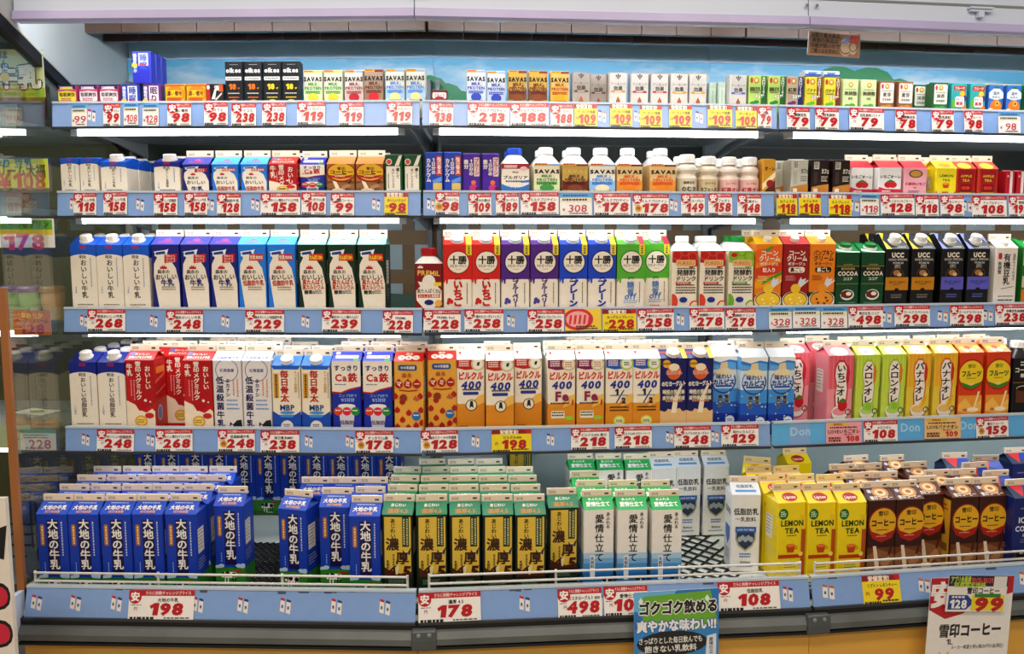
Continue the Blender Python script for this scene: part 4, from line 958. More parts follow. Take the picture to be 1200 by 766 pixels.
# row 2
design('meiji2s', 'brick', 'small white milk pack with blue top', MC, front=a_meiji('おいしい牛乳', '1F63CC', 'うまみ'), hid=.037, w=.0455, hb=.121, body=[(0, .80, W), (.80, 1, '1F63CC')], top='1F63CC')
design('meiji2', 'slant', 'white-capped milk carton with blue top', MC, front=a_meiji('おいしい牛乳', '1F63CC', 'うまみ'), hid=.037, w=.0640, hb=.112, hr=.012, body=[(0, .80, W), (.80, 1, '1F63CC')], top='1F63CC', cap='F0EAE2', capr=.0150, caph=.010)
design('meiji2l', 'slant', 'white milk carton with navy top', MC, front=a_meiji('おいしい低脂肪', '20308F', 'うす味'), hid=.037, w=.0640, hb=.112, hr=.012, body=[(0, .80, W), (.80, 1, '20308F')], top='20308F', cap='F0EAE2', capr=.0150, caph=.010)
design('mori2n', 'gable', 'navy carton printed with milk bottle', MC, front=a_mori('牛乳', NV, ['搾乳から', 'はじまる', 'おいしさ'], 'C81E22', 'F6D8D0'), roof=r_mori('D8546C'), body='232A86', top='4A52B4', **g5())
design('mori2b', 'gable', 'sky-blue carton printed with milk bottle', MC, front=a_mori('低脂肪牛乳', 'C03A22', ['生乳100%'], 'C8261E', W), roof=r_mori('B45A9C'), body='2C84DC', top='58B4F0', **g5(w=.066))
design('yuki2', 'gable', 'red milk carton with white lettering', MC, front=a_yukiR, roof=r_yukiR, side=s_red, body='C42022', top='CC2A2A', **g5())
design('suk2', 'gable', 'blue and white milk carton', MC, front=a_sukkiri, roof=r_sukkiri, body='2438A8', top='2A3AAE', **g5(w=.062))
design('coffee2', 'gable', 'coffee milk carton with yellow disc', CC, front=a_ycoffee, roof=None, side=s_ycoffee, body='B8763A', top='C88A4A', **g5(w=.0675))
design('koku', 'brick', 'slim green and white milk pack', MC, front=a_koku, hid=.037, w=.0440, hb=.127, body='1F5A34')
design('cal', 'brick', 'slim blue calcium drink pack', MC, front=a_1day('2A50B8', 'カルシウム', 'C8402C', 'F6E4D0'), hid=.037, w=.0430, hb=.133, body='2A50B8')
design('iron', 'brick', 'slim purple iron drink pack', MC, front=a_1day('5A2A9A', '鉄分', 'E4C8C0', 'A83A6A'), hid=.037, w=.0430, hb=.130, body='5428A0')
design('bulg', 'shoulder', 'white yogurt drink bottle carton with blue cap', YC, front=a_bulg, hid=.037, w=.0690, hb=.108, hr=.023, capr=.0165, caph=.016, cap='2A5AC4', body='F0EBE2')
for k, b, ac, fl, fc, lk, wd in (('sav_g', 'EFE4C8', '2E8A3E', '4AA04A', 'D8E0B0', 'cream protein drink bottle carton with green splash', 'A'), ('sav_k', 'C8A85A', '5A1A14', '8A4A20', '7A2A1C', 'gold and brown protein drink bottle carton', 'B'),
                             ('sav_b', 'F0EADA', '3A86D0', 'F0E6C0', '9AC4EA', 'cream protein drink bottle carton with blue splash', 'A'), ('sav_o', 'E8C890', 'E0601C', 'E8902C', 'E89A3C', 'orange protein drink bottle carton', 'B')):
    design(k, 'shoulder', lk, PC, front=a_savas(b if b != 'EFE4C8' else W, ac, wd, fl, fc, 'D8B860' if k == 'sav_k' else '15120F'), hid=.037, w=.0650, hb=.108, hr=.024, body=b, capr=.0160, caph=.017)
design('pet_bei', 'pet', 'beige yogurt drink bottle with white cap', BT, 'bottle', front=a_btl('国産生乳', 'のむヨ', '2A2420'), hid=0, w=.0520, hb=.126, body='E6DDCB', top='D6CBB0', side=None)
design('pet_caf', 'pet', 'beige cafe au lait bottle', BT, 'bottle', front=a_btl('ロイヤル', 'カフェ・オレ', '2A2420'), hid=0, w=.0520, hb=.122, body='DCCBB2', top='CDB993', side=None)
design('pet_tea', 'pet', 'pink tea latte bottle', BT, 'bottle', front=a_btl('ロイヤル', '紅茶オレ', 'B82A34'), hid=0, w=.0500, hb=.121, body='E4D2C2', top='E2B8AC', side=None)
def a_slimy(a): a.T('オ・レ', .55, .74, .34, '2A1A10', .05, mw=.8); a.P([(0, .3), (1, .66), (1, .5), (0, .1)], 'F2E4C0'); a.P([(0, 0), (1, .4), (1, 0)], '5A2A18'); a.E(.6, .3, .3, .28, '9A1C20')
design('slimy', 'brick', 'yellow and brown latte pack', CC, front=a_slimy, hid=.037, w=.0330, d=.04, hb=.122, body='D8A02C')
design('cup_w', 'brick', 'pale grey cafe latte pack', CC, front=a_cup(False), hid=.037, w=.0460, hb=.122, body='C4C2B4', top='CFCDC2')
design('cup_d', 'brick', 'dark brown cafe latte pack', CC, front=a_cup(True), hid=.037, w=.0470, hb=.122, body='2E1A16', top='3A2622')
design('ichi2', 'gable', 'white strawberry milk carton with red berries', JC, front=a_ichigo500, body=[(0, .2, 'D83A58'), (.2, 1, 'E9E6E4')], top='C83A48', **g5(w=.064))
design('koiwai', 'gable', 'pink strawberry milk carton', JC, front=a_koiwai, body='EEB0B8', top='D8384C', **g5(w=.065))
design('lem2', 'gable', 'small yellow lemon tea carton', TC, front=a_lemon500, roof=lambda a: a.E(.5, .4, .3, .2, 'D8A010'), body='F0DC28', top='F0DC28', **g5(w=.060))
design('app2', 'gable', 'small red apple tea carton', TC, front=a_apple500, roof=lambda a: a.E(.5, .4, .34, .24, 'E0C83A'), body='C83A24', top='D04A2C', **g5(w=.058))
def a_redw(a): a.R(.4, 0, .7, 1, 'E4D8D8'); a.T('R', .2, .8, .3, W, .03)
design('redw', 'brick', 'small red and white drink pack', JC, front=a_redw, hid=.037, w=.0260, d=.04, hb=.100, body='B81C2C')
# row 1
def br(h=.083, **k): return dict(dict(w=.0440, d=.036, hb=h, hid=.039 if h > .02 else 0), **k)
design('maiasa_y', 'brick', 'pink drink pack with yellow disc', YC, front=a_maiasa('EFE24A', '5A4A2A'), body='D8507E', top='3A2A5A', **br())
design('maiasa', 'brick', 'pink and white drink pack', YC, front=a_maiasa('EFE6E4', '3A3038'), body='D8507E', top='3A2A5A', **br())
design('sleep_b', 'brick', 'blue sleep drink pack', YC, front=a_sleep('2A50B0', '睡眠'), body='2A40A4', **br(w=.0450))
design('sleep_p', 'brick', 'purple sleep drink pack', YC, front=a_sleep('5A2A5A', '眠り', 'E9E0E4'), body='6A2A78', **br(w=.0450))
design('sleep_t', 'brick', 'violet-blue sleep drink pack atop others', YC, front=a_sleep('3A60C8', '睡眠'), body='3A3EB8', **br(.074, w=.0460, d=.03))
design('yor', 'brick', 'yellow orange-juice pack', JC, front=a_yorange, body='E8B820', **br(w=.0480))
design('blkred', 'brick', 'black and red drink pack', JC, front=a_blackred, body='1E1614', **br(w=.0420))
for k, c, lk in (('oik_o', 'E0781E', 'black protein yogurt pack with orange numeral'), ('oik_y', 'E8CC2C', 'black protein yogurt pack with yellow numeral')):
    design(k, 'brick', lk, PC, front=a_oikos(c), body='1C1A1C', top='2A2A30', **br(.136, w=.0425))
for k, b, ac, fl, fc, lk, wd in (('s1g', 'E4E0C8', '2E9A3E', 'E8C83A', 'D8E0B0', 'small protein drink pack with green lettering', 'A'), ('s1r', 'E8DCD0', '8A1A1C', 'B8242C', 'E0C0B8', 'small protein drink pack with dark red lettering', 'A'),
                             ('s1c', 'B49A84', '6A1A14', 'C8242C', 'A08068', 'small tan protein drink pack', 'B'), ('s1b', 'E6E2D0', '3A86D0', 'E8D890', 'A8C8E4', 'small protein drink pack with blue lettering', 'A'),
                             ('s1n', 'E4E6E8', '2A48A8', '3A50B0', 'C8D4EC', 'small white protein drink pack with navy lettering', 'A'), ('s1k', 'C8A24A', '6A1A14', '8A4A20', '7A4A2C', 'small gold and brown protein drink pack', 'B'), ('s1o', 'D8B060', 'A03A14', 'E89A20', 'E0A83A', 'small gold and orange protein drink pack', 'B')):
    design(k, 'brick', lk, PC, front=a_savas(b, ac, wd, fl, fc), body=b, **br(.116, w=.0455))
for k, bd, tp, lk in (('al_br', '7A4A2C', '8A6A5A', 'grey almond milk pack with brown band'), ('al_or', 'D8902C', 'E8A034', 'grey almond milk pack with orange top'), ('al_rd', 'B82A34', 'C83A58', 'grey almond milk pack with red top'),
                      ('al_ye', 'D8A030', 'E0A83C', 'grey almond milk pack with amber top'), ('al_bl', '2A6AB8', 'C8C0B8', 'grey almond milk pack with blue band')):
    design(k, 'brick', lk, MC, front=a_almond(bd), body='CFC8BE' if k != 'al_br' else 'A89C90', top=tp, **br(.114, w=.0440))
design('pale', 'brick', 'pale green drink pack turned sideways', JC, front=lambda a: (a.R(.1, .1, .9, .8, 'D8E4D0'), a.VL(.5, .2, .7, '9AB89A', .1)), body='C9D8C6', **br(.10, w=.020, d=.04))
for k, b, st, tx, nm, fr, lk in (('soy_g', 'B8D070', '1F6A34', '調製豆乳', '45', '2A8A3C', 'lime soy milk pack with green strip'), ('soy_n', 'B8A88A', '2A2A6A', '紅茶', '50', '7A2A6A', 'tan soy milk pack with navy strip'), ('soy_b', 'E0D040', '7A3A20', 'バナナ', '50', '6AB83A', 'yellow soy milk pack with brown strip')):
    design(k, 'brick', lk, MC, front=a_soy(b, None, st, tx, nm, fr), body=b, **br(.113, w=.0440))
design('soy_top', 'brick', 'white and blue drink pack atop others', MC, front=lambda a: (a.R(0, 0, 1, .4, '3A60B0'), a.L(.2, .8, .6, 2, .2, '3A60B0', .05)), body='DDE4EC', **br(.012, w=.043, d=.034))
design('soy_p', 'brick', 'pale green plain soy milk pack', MC, front=a_soyplain('D0DCA8', '無調整', '豆乳', '6AA83A'), body='CDD6A0', **br(.110, w=.0425))
design('soy_m', 'brick', 'brown malt soy milk pack', MC, front=a_soyplain('8A5A34', '麦芽', '豆乳飲料', 'C88A34', 'EAE2D4'), body='9A6238', **br(.108, w=.0425))
design('soy_v', 'brick', 'green matcha soy milk pack', MC, front=a_soyplain('2E6A34', '抹茶', '豆乳飲料', '4A9A3A', 'E6E6D4'), body='2C6A36', **br(.108, w=.0425))
design('fr_t', 'brick', 'teal mixed-fruit drink pack', JC, front=a_fruitpack('2AA0A0', 'D8382C'), body='35A8A4', **br(.108, w=.0430))
design('fr_o', 'brick', 'orange mandarin drink pack', JC, front=a_orange, body='3A70B8', top='E0C83A', **br(.108, w=.0415))
design('fr_g', 'brick', 'green vegetable drink pack', JC, front=a_fruitpack('2A8A3A', 'D8382C'), body='2E8A40', **br(.108, w=.0415))
design('smallred', 'brick', 'tiny dark red drink pack', JC, front=a_smallred, body='7A1C22', **br(.066, w=.040))
# ------------------------------------------------------------------ the refrigerated cases
YF = {1: 2.11, 2: 2.11, 3: 2.11, 4: 2.085}
ZR = {r: Z_at(495, y, YF[r]) for r, y in ((1, 147.0), (2, 252.5), (3, 390.0), (4, 531.0))}   # lower edge of each price rail
RH = .0585                        # rail height
SURF = {r: ZR[r]+.020 for r in ZR}; SURF[4] = ZR[4]+.022
YB = 1.835; ZB = Z_at(490, 728.5, YB); RHB = .064
YCAN = 1.96; ZLIP = Z_at(490, 21.0, YCAN); ZCEIL = ZC+.570
ZD = ZC-.858                      # bottom deck
YW = 2.62                         # back wall
SECX = [(-1.011, -.1045), (-.1045, .7855), (.7855, 2.15)]
def frame(xa, xb):
    a = atan2(dY(xb-1e-6)-dY(xa+1e-6), xb-xa); L = sqrt((xb-xa)**2+(dY(xb-1e-6)-dY(xa+1e-6))**2)
    return (xa+sin(a)*2.1, dY(xa+1e-6)+2.1-cos(a)*2.1, 0), a, L      # the section turns about its own front line
m, nt, p = new_mat('sky_mural_print')
tc = nt.nodes.new('ShaderNodeTexCoord'); mp = nt.nodes.new('ShaderNodeMapping'); mp.inputs['Scale'].default_value = (2.2, 1, 7)
nz = nt.nodes.new('ShaderNodeTexNoise'); nz.inputs['Scale'].default_value = 1.6; nz.inputs['Detail'].default_value = 4
rp = nt.nodes.new('ShaderNodeValToRGB'); rp.color_ramp.elements[0].position = .50; rp.color_ramp.elements[1].position = .66
rp.color_ramp.elements[0].color = hx('78C4E6'); rp.color_ramp.elements[1].color = hx('E4F0F4')
nt.links.new(tc.outputs['Object'], mp.inputs[0]); nt.links.new(mp.outputs[0], nz.inputs['Vector']); nt.links.new(nz.outputs[0], rp.inputs[0]); nt.links.new(rp.outputs[0], p.inputs['Base Color'])
p.inputs['Roughness'].default_value = .3
M_SKY = m
M_SKYU = solid('shade_tuned_sky_mural', 'BFE4F2', .35, 0, .12, 3)  # sky copy for the shaded upper band, its colour lightened against valance shade
ZT = Z_at(490, 67, YW); ZV1, ZV2, ZV3 = Z_at(490, 46, 2.44), 0, Z_at(490, 35, 2.34)
M_CEIL = solid('brown_ceiling_film', '70594A', 0.35, 0, .10, 3)
M_VAL2 = solid('dark_brown_valance', '58463A', .35, 0, .10, 3)
M_DKGREEN = solid('dark_green_mural', '18241A', 0.45, 0, .35, 4)
M_FENCEBG = solid('pale_blue_mural', 'D2E2E6', 0.45, 0, .06, 5)
M_SHELF = solid('shelf_steel', 'B9BFC2', 0.4, 0, .04)
M_NET = solid('black_plastic_net', '17181A', 0.5)
STICK = []
def stickers(a, xs, w, col=('C8303C', '3A4A94')):   # small printed milk bottles, each a sticker of its own
    for x in xs:
        for j, c in enumerate(col[:2]):
            bx = x+(j-.5)*.75*w; keep = a.mb; a.mb = MB(); l0 = a.l
            a.P([(bx-.3*w, .30-.06*j), (bx+.25*w, .22-.06*j+.04), (bx+.3*w, .62-.05*j), (bx-.24*w, .66-.05*j)], 'EDE6E0')
            a.P([(bx-.25*w, .66-.05*j), (bx+.29*w, .62-.05*j), (bx+.3*w, .70-.05*j), (bx-.23*w, .74-.05*j)], c)
            a.R(bx-.12*w, .40-.05*j, bx+.1*w, .50-.05*j, '6A5A70')
            STICK.append(('bottle_sticker', a.mb)); a.mb = keep; a.l = l0
def rail_obj(parent, name, y, z, L, h, lean, col, art=None, x0=.004, x1=None):
    x1 = x1 or L-.004
    mb = MB()
    mb.prism([(y, z), (y+.004, z), (y+.004+lean, z+h), (y+lean, z+h)], x0, x1, col)
    mb.box(x0, y-.006, z-.006, x1, y+.006, z, '3A3C40'); mb.prism([(y+lean-.003, z+h-.002), (y+lean+.01, z+h-.002), (y+lean+.01, z+h+.003), (y+lean-.003, z+h+.003)], x0, x1, 'C9D4DC')
    o = mb.obj(name, M_RAIL, parent)
    if art:
        ab = MB(); n = sqrt(lean*lean+h*h)
        art(Art(ab, L, h, lambda X, Y, l: (X, y+lean*Y/h-l*h/n, z+Y+l*lean/n)))
        if ab.v: ab.obj('printed_panel', M_RAIL, o)
        for nm, k in STICK: k.obj(nm, M_RAIL, o)
        STICK.clear()
    return o
SECN = ['left', 'middle', 'right']
ROWO = {1: 'top', 2: 'second', 3: 'third', 4: 'fourth'}
RAILC = '8FAEDC'
def px_local(px, xa, y0, z):       # fraction-free local x of a column on a section
    X = X_at(px, y0, z); return sqrt((X-xa)**2+(dY(X)-dY(xa+1e-6))**2)*(1 if X >= xa else -1)
STK = {(1, 0): [106, 260], (1, 1): [706, 748, 820], (1, 2): [], (2, 0): [85, 163, 245, 298, 440], (2, 1): [505, 790], (2, 2): [1002, 1135],
       (3, 0): [97, 179, 263, 357], (3, 1): [599, 798], (3, 2): [1040, 1106, 1159], (4, 0): [100, 176, 362, 410, 463], (4, 1): [557, 645, 785, 838], (4, 2): []}
for si, (xa, xb) in enumerate(SECX):
    loc, an, L = frame(xa, xb)
    c = empty('refrigerated_display_case', loc, an)
    tag(c, f'{SECN[si]} section of the white open refrigerated display case', 'display case', 'display case sections')
    # back wall
    an_p = an if si == 0 else frame(*SECX[si-1])[1]; an_n = frame(*SECX[si+1])[1] if si < 2 else an
    kl = tan(an) if si == 0 else tan((an-an_p)/2); kr = -tan((an_n-an)/2)
    def ML(y): return kl*(y-2.1)        # mitred ends where the sections meet
    def MR(y, L=L, kr=kr): return L+kr*(y-2.1)
    def qb(mb, y0, z0, y1, z1, col='FFFFFF', e=.0006):
        v = [(ML(y0)+e, y0, z0), (MR(y0)-e, y0, z0), (MR(y1)-e, y1, z0), (ML(y1)+e, y1, z0)]
        mb.add(v+[(a_, b_, z1) for a_, b_, c_ in v], [(0, 3, 2, 1), (4, 5, 6, 7), (0, 1, 5, 4), (1, 2, 6, 5), (2, 3, 7, 6), (3, 0, 4, 7)], col)
    mb = MB(); qb(mb, YW+.012, ZT, YW+.05, ZCEIL); mb.obj('upper_back_panel', M_SKYU, c)
    mb = MB(); qb(mb, YW, SURF[1], YW+.05, ZT)
    o = mb.obj('sky_back_panel', M_SKY, c)
    mb = MB(); qb(mb, YW-.004, ZT-.002, YW+.02, ZT+.002); mb.obj('lit_edge_strip', M_WHITE, c)  # white strip stands in for light on the lower panel's top edge
    tb = MB(); ta = Art(tb, L, .30, lambda X, Y, l: (X, YW-l, SURF[1]+Y), 1e-3, 1e-4)
    rnd = random.Random(si+2)
    for cx, wd in (((.93, .09), (.985, .06)), ((.02, .09), (.08, .07), (.13, .05)), ((.32, .09), (.40, .09), (.47, .07), (.54, .06)))[si]:
        ta.E(cx, .30, wd, wd*1.25, '3A9A66', 14, .2); ta.E(cx+wd*.4, .26, wd*.7, wd*.9, '4AA874', 12)
    tb.obj('printed_tree_mural', M_PAPER, o)
    mb = MB(); qb(mb, YW, SURF[2]-.02, YW+.05, SURF[1]); mb.obj('dark_back_panel', M_DKGREEN, c)
    mb = MB(); qb(mb, YW, ZD, YW+.05, SURF[2]-.02); o = mb.obj('lower_back_panel', M_FENCEBG, c)
    fb = MB(); fa = Art(fb, L, .33, lambda X, Y, l: (X, YW-l, SURF[3]+Y), 1e-3, 1e-4); fa.clip = True
    for i in range(9): 
        x = .03+i*.118; fa.R(x, 0, x+.042, .78, 'A2825E'); fa.P([(x, .78), (x+.042, .78), (x+.021, .86)], 'A2825E')
    for yy in (.22, .58): fa.R(0, yy, 1, yy+.13, 'AA8A64')
    fa.P([(0, 0), (1, 0), (1, .1), (.6, .16), (.2, .1), (0, .15)], '6A8A7A')
    fb.obj('printed_fence_mural', M_PAPER, o)
    # ceiling, fascia
    mb = MB(); qb(mb, YCAN+.03, ZCEIL, YW+.05, ZCEIL+.02); o = mb.obj('ceiling_panel', M_CEIL, c)
    nv = 9
    for i in range(nv):             # brown valance boards under the ceiling, in two steps
        mb = MB(); l_, r_ = ML(2.4), MR(2.4); x0, x1 = l_+(r_-l_)*i/nv+.0012, l_+(r_-l_)*(i+1)/nv-.0012
        mb.box(x0, 2.44, ZV1, x1, 2.46, ZCEIL); mb.obj('valance_board', M_VAL2, o)
        mb = MB(); mb.box(x0, 2.34, ZV3, x1, 2.36, ZCEIL); mb.obj('valance_board', M_CEIL, o)
    mb = MB(); y = YCAN
    mb.prism([(y, ZLIP+.004), (y+.006, ZLIP), (y+.03, ZLIP), (y+.03, ZLIP+.17), (y+.012, ZLIP+.17), (y+.004, ZLIP+.025)], ML(YCAN)+.001, MR(YCAN)-.001)
    o = bevel(mb.obj('canopy_fascia', M_WHITE, c), .002)
    mb = MB(); mb.prism([(y-.004, ZLIP+.004), (y+.002, ZLIP-.001), (y+.004, ZLIP+.022), (y-.002, ZLIP+.022)], ML(YCAN)+.001, MR(YCAN)-.001); mb.obj('fascia_lip', solid('lavender_lip', 'C4BEE4', .3), o)
    mb = MB(); mb.prism([(y+.004, ZLIP+.061), (y+.012, ZLIP+.061), (y+.012, ZLIP+.066), (y+.004, ZLIP+.066)], ML(YCAN)+.001, MR(YCAN)-.001, '8A8E92'); mb.obj('fascia_groove', M_GREY, o)
    if si > 0:
        for k in (-.012, .012):
            mb = MB(); mb.lathe([(.004, 0), (.0035, .002), (.0001, .0025)], 10, '5A4A3A', Matrix.Translation((k, YCAN-.002, ZLIP+.046)) @ Matrix.Rotation(pi/2, 4, 'X')); mb.obj('screw', M_GREY, o)
    if si == 2:
        hk = MB(); X_ = px_local(1142, xa, YCAN, ZLIP+.05); zz = Z_at(1142, 14, YCAN)
        hk.box(X_-.026, YCAN-.006, zz, X_+.026, YCAN+.004, zz+.007); hk.box(X_-.007, YCAN-.008, zz-.013, X_+.007, YCAN+.002, zz+.001); hk.box(X_-.030, YCAN-.010, zz+.006, X_+.030, YCAN+.004, zz+.010); hk.obj('sign_hook', M_WHITE, o)
    # bottom deck, bumper, kick panel
    mb = MB(); qb(mb, YB+.01, ZD-.02, YW, ZD); mb.obj('bottom_deck', M_DECK, c)
    mb = MB()
    for k in range(60):
        xx = ML(YB)+.002+(MR(YB)-ML(YB)-.008)*k/60
        mb.box(xx, YB+.022, ZD+.012, xx+.004, YB+.055, ZD+.016, '2A2A2C')
    qb(mb, YB+.022, ZD+.002, YB+.026, ZD+.012, '3A3A3C'); qb(mb, YB+.05, ZD+.002, YB+.055, ZD+.012, '3A3A3C')
    g = mb.obj('air_grille', M_PLAS, c)
    def bot_art(a, si=si, xa=xa, L=L):
        px = {0: [52, 98, 146, 242, 295, 345, 405, 462], 1: [611, 697, 921], 2: [961, 1074, 1193]}[si]
        xs = [px_local(q, xa, YB, ZB+.03)/L for q in px]
        stickers(a, xs, .02 if si != 2 else .016, ('C8303C', '3A4A94') if si != 2 else ('C8742C', 'C8742C'))
        rnd = random.Random(si)
        for i in range(14): x = rnd.random(); a.R(x, .86+.1*rnd.random(), x+.01+.02*rnd.random(), .97, '55617A')
    rail_obj(c, 'front_price_rail', YB, ZB, L, RHB, .018, RAILC, bot_art, .030 if si == 0 else ML(YB)+.004, MR(YB)-.004)
    mb = MB(); qb(mb, YB+.030, ZD-.06, YB+.040, ZB+.03); mb.obj('front_sill', M_GREY, c)
    mb = MB(); zb = ZB-.008
    qb(mb, YB-.004, zb-.009, YB+.03, zb+.006, '222426'); mb.obj('seal_strip', M_BLACK, c)
    mb = MB(); zt = zb-.006; q = YB-.016
    mb.prism([(q+.02, zt), (q+.05, zt), (q+.05, zt-.040), (q+.008, zt-.040), (q, zt-.035), (q-.002, zt-.020), (q+.006, zt-.006)][::-1], ML(YB)+.001, MR(YB)-.001)
    o = mb.obj('bumper', M_BUMP, c)
    mb = MB(); mb.box(ML(YB)+.001, q-.001, zt-.045, MR(YB)-.001, q+.03, zt-.039); mb.obj('bumper_edge', M_BLACK, o)
    mb = MB(); qb(mb, YB+.008, .08, YB+.03, zt-.038); mb.obj('kick_panel', M_YEL, c)
    mb = MB(); qb(mb, YB+.05, 0, YB+.07, .08); mb.obj('plinth', M_BLACK, c)
    if si > 0:
        mb = MB(); mb.prism([(q-.004, zt+.002), (q+.045, zt+.002), (q+.045, zt-.044), (q-.006, zt-.044), (q-.008, zt-.02)][::-1], -.028, .028)
        o = bevel(mb.obj('bumper_joint', solid('joint_grey', '5A5E5E', .4), c), .004)
        for k in (-.012, .012):
            mb = MB(); mb.lathe([(.005, 0), (.004, .002), (.0001, .003)], 10, 'B0B0B0', Matrix.Translation((k, q-.006, zt-.008)) @ Matrix.Rotation(pi/2, 4, 'X')); mb.obj('screw', M_GREY, o)
    for k, xx in enumerate((ML(YW)+.006, MR(YW)-.018)):
        mb = MB(); mb.box(xx, YW-.03, ZD, xx+.012, YW, ZCEIL-.12); mb.obj('upright', M_GREY, c)
    # shelves with rails
    for r in (1, 2, 3, 4):
        s = empty('display_shelf', (loc[0], loc[1], 0), an)
        tag(s, f'steel {ROWO[r]} shelf with blue price rail, {SECN[si]} case section', 'shelf', 'shelves of the display case')
        mb = MB(); qb(mb, YF[r]+.008, SURF[r]-.014, YW-.032, SURF[r], 'FFFFFF', .004); mb.obj('shelf_board', M_SHELF, s)
        def art(a, r=r, si=si, xa=xa, L=L):
            px = STK[(r, si)]
            stickers(a, [px_local(q, xa, YF[r], ZR[r]+.03)/L for q in px], .016, ('C8303C', '3A4A94') if si == 0 else ('3A4A94', 'C8904A'))
            if r == 4 and si == 2:
                keep = a.mb
                for p0, p1 in ((902, 925), (949, 967), (1052, 1082), (1127, 1144), (1183, 1200)):
                    x0, x1 = (px_local(q, xa, YF[r], ZR[r]+.03)/L for q in (p0, p1)); a.mb = MB(); a.R(x0, .04, x1, .96, '6AB4E4'); STICK.append(('printed_panel', a.mb))
                for q in (938, 1067, 1136): a.mb = MB(); a.T('Don', px_local(q, xa, YF[r], ZR[r]+.03)/L, .6, .022, 'A8D4EE', .03); STICK.append(('printed_word', a.mb))
                a.mb = keep
        rail_obj(s, 'price_rail', YF[r], ZR[r], L, RH, .007, RAILC, art)
        mb = MB(); mb.box(.006, YF[r]+.004, ZR[r]+.002, L-.006, YF[r]+.012, SURF[r]); mb.obj('front_lip', M_SHELF, s)
        for xx in (max(.012, ML(YW)+.012), min(L-.02, MR(YW)-.02)):
            mb = MB(); mb.prism([(YF[r]+.08, SURF[r]-.014), (YW-.03, SURF[r]-.014), (YW-.03, SURF[r]-.055), (YF[r]+.30, SURF[r]-.03)][::-1], xx, xx+.008); mb.obj('bracket', M_SHELF, s)
        # lamp under the shelf
        t0, t1 = {0: (.055, L-.06), 1: (.045, L-.045), 2: (.05, L-.05)}[si]
        ty = YF[r]+.028; tz = ZR[r]-(.010 if r < 3 else .006 if r == 3 else .001); rr = .0085 if r < 4 else .007
        if r == 4: ty += .05
        lt = empty('fluorescent_lamp', (loc[0], loc[1], 0), an)
        tag(lt, f'lit fluorescent tube under the {ROWO[r]} shelf, {SECN[si]} case section', 'lamp', 'fluorescent tubes under the shelves')
        mb = MB(); mb.tube([(t0, ty, tz), (t1, ty, tz)], rr, 12); mb.obj('tube', M_TUBE, lt)
        for e in (t0, t1):
            mb = MB(); mb.box(e-.016 if e == t0 else e, ty-.010, tz-.010, e if e == t0 else e+.016, ty+.010, SURF[r]-.0147); mb.obj('lamp_holder', M_TUBECAP, lt)
    lt = empty('fluorescent_lamp', (loc[0], loc[1], 0), an)
    tag(lt, f'lit fluorescent tube behind the canopy, {SECN[si]} case section', 'lamp', 'fluorescent tubes behind the canopy')
    mb = MB(); mb.tube([(.05, YCAN+.055, ZLIP+.075), (L-.05, YCAN+.055, ZLIP+.075)], .010, 12); mb.obj('tube', M_TUBE2, lt)
    for e in (.034, L-.05):
        mb = MB(); mb.box(e, YCAN+.043, ZLIP+.063, e+.016, YCAN+.067, ZCEIL-.0007); mb.obj('lamp_holder', M_TUBECAP, lt)
    # net mat on the deck
    mb = MB(); cw, ch = (.044, .026) if si else (.018, .012); x1 = L if si < 2 else L*.5
    y0n, y1n = YB+.055, XY_at(310, 637, ZD)[1]-dY(XY_at(310, 637, ZD)[0]) if si == 0 else YB+.72
    nx, ny = int((x1-.075)/cw), int((y1n-y0n)/ch); z = ZD+.002; hw = .0048 if si else .0040
    for j in range(ny):
        for i in range(nx):
            x, yy = .022+i*cw+(cw/2 if j % 2 else 0), y0n+j*ch
            for sx in (-1, 1):
                a_, b_ = (x, yy), (x+sx*cw/2, yy+ch)
                mb.add([(a_[0]-hw, a_[1], z), (a_[0]+hw, a_[1], z), (b_[0]+hw, b_[1], z), (b_[0]-hw, b_[1], z), (a_[0], a_[1], z+.004), (b_[0], b_[1], z+.004)], [(0, 4, 5, 3), (4, 1, 2, 5)], '17181A')
    o = mb.obj('net_mat', M_NET, None, (loc[0], loc[1], 0), (0, 0, an))
    tag(o, f'black plastic net mat on the bottom deck, {SECN[si]} case section', 'mat', 'net mats', 'stuff')
    # wire guard along the deck front
    gsp = empty('wire_guard', (loc[0], loc[1], 0), an)
    tag(gsp, f'white wire guard rail along the bottom deck, {SECN[si]} case section', 'guard rail', 'wire guards along the deck')
    yg = YB+.028; zg = [Z_at(480, q, yg) for q in (676, 685.5)]
    if si == 1: zg = [z+.003 for z in zg]
    e0, e1 = (.042 if si == 0 else .012), L-.010
    for z in zg: mb = MB(); mb.tube([(e0, yg, z), (e1, yg, z)], .0028, 8); mb.obj('wire', M_CHROME, gsp)
    n = 4
    for k in range(n):
        xx = e0+(e1-e0)*k/(n-1)
        mb = MB(); mb.tube([(xx, yg+.004, zg[0]+.003), (xx, yg+.004, ZD+.0007)], .0030, 8); mb.obj('post', M_CHROME, gsp)
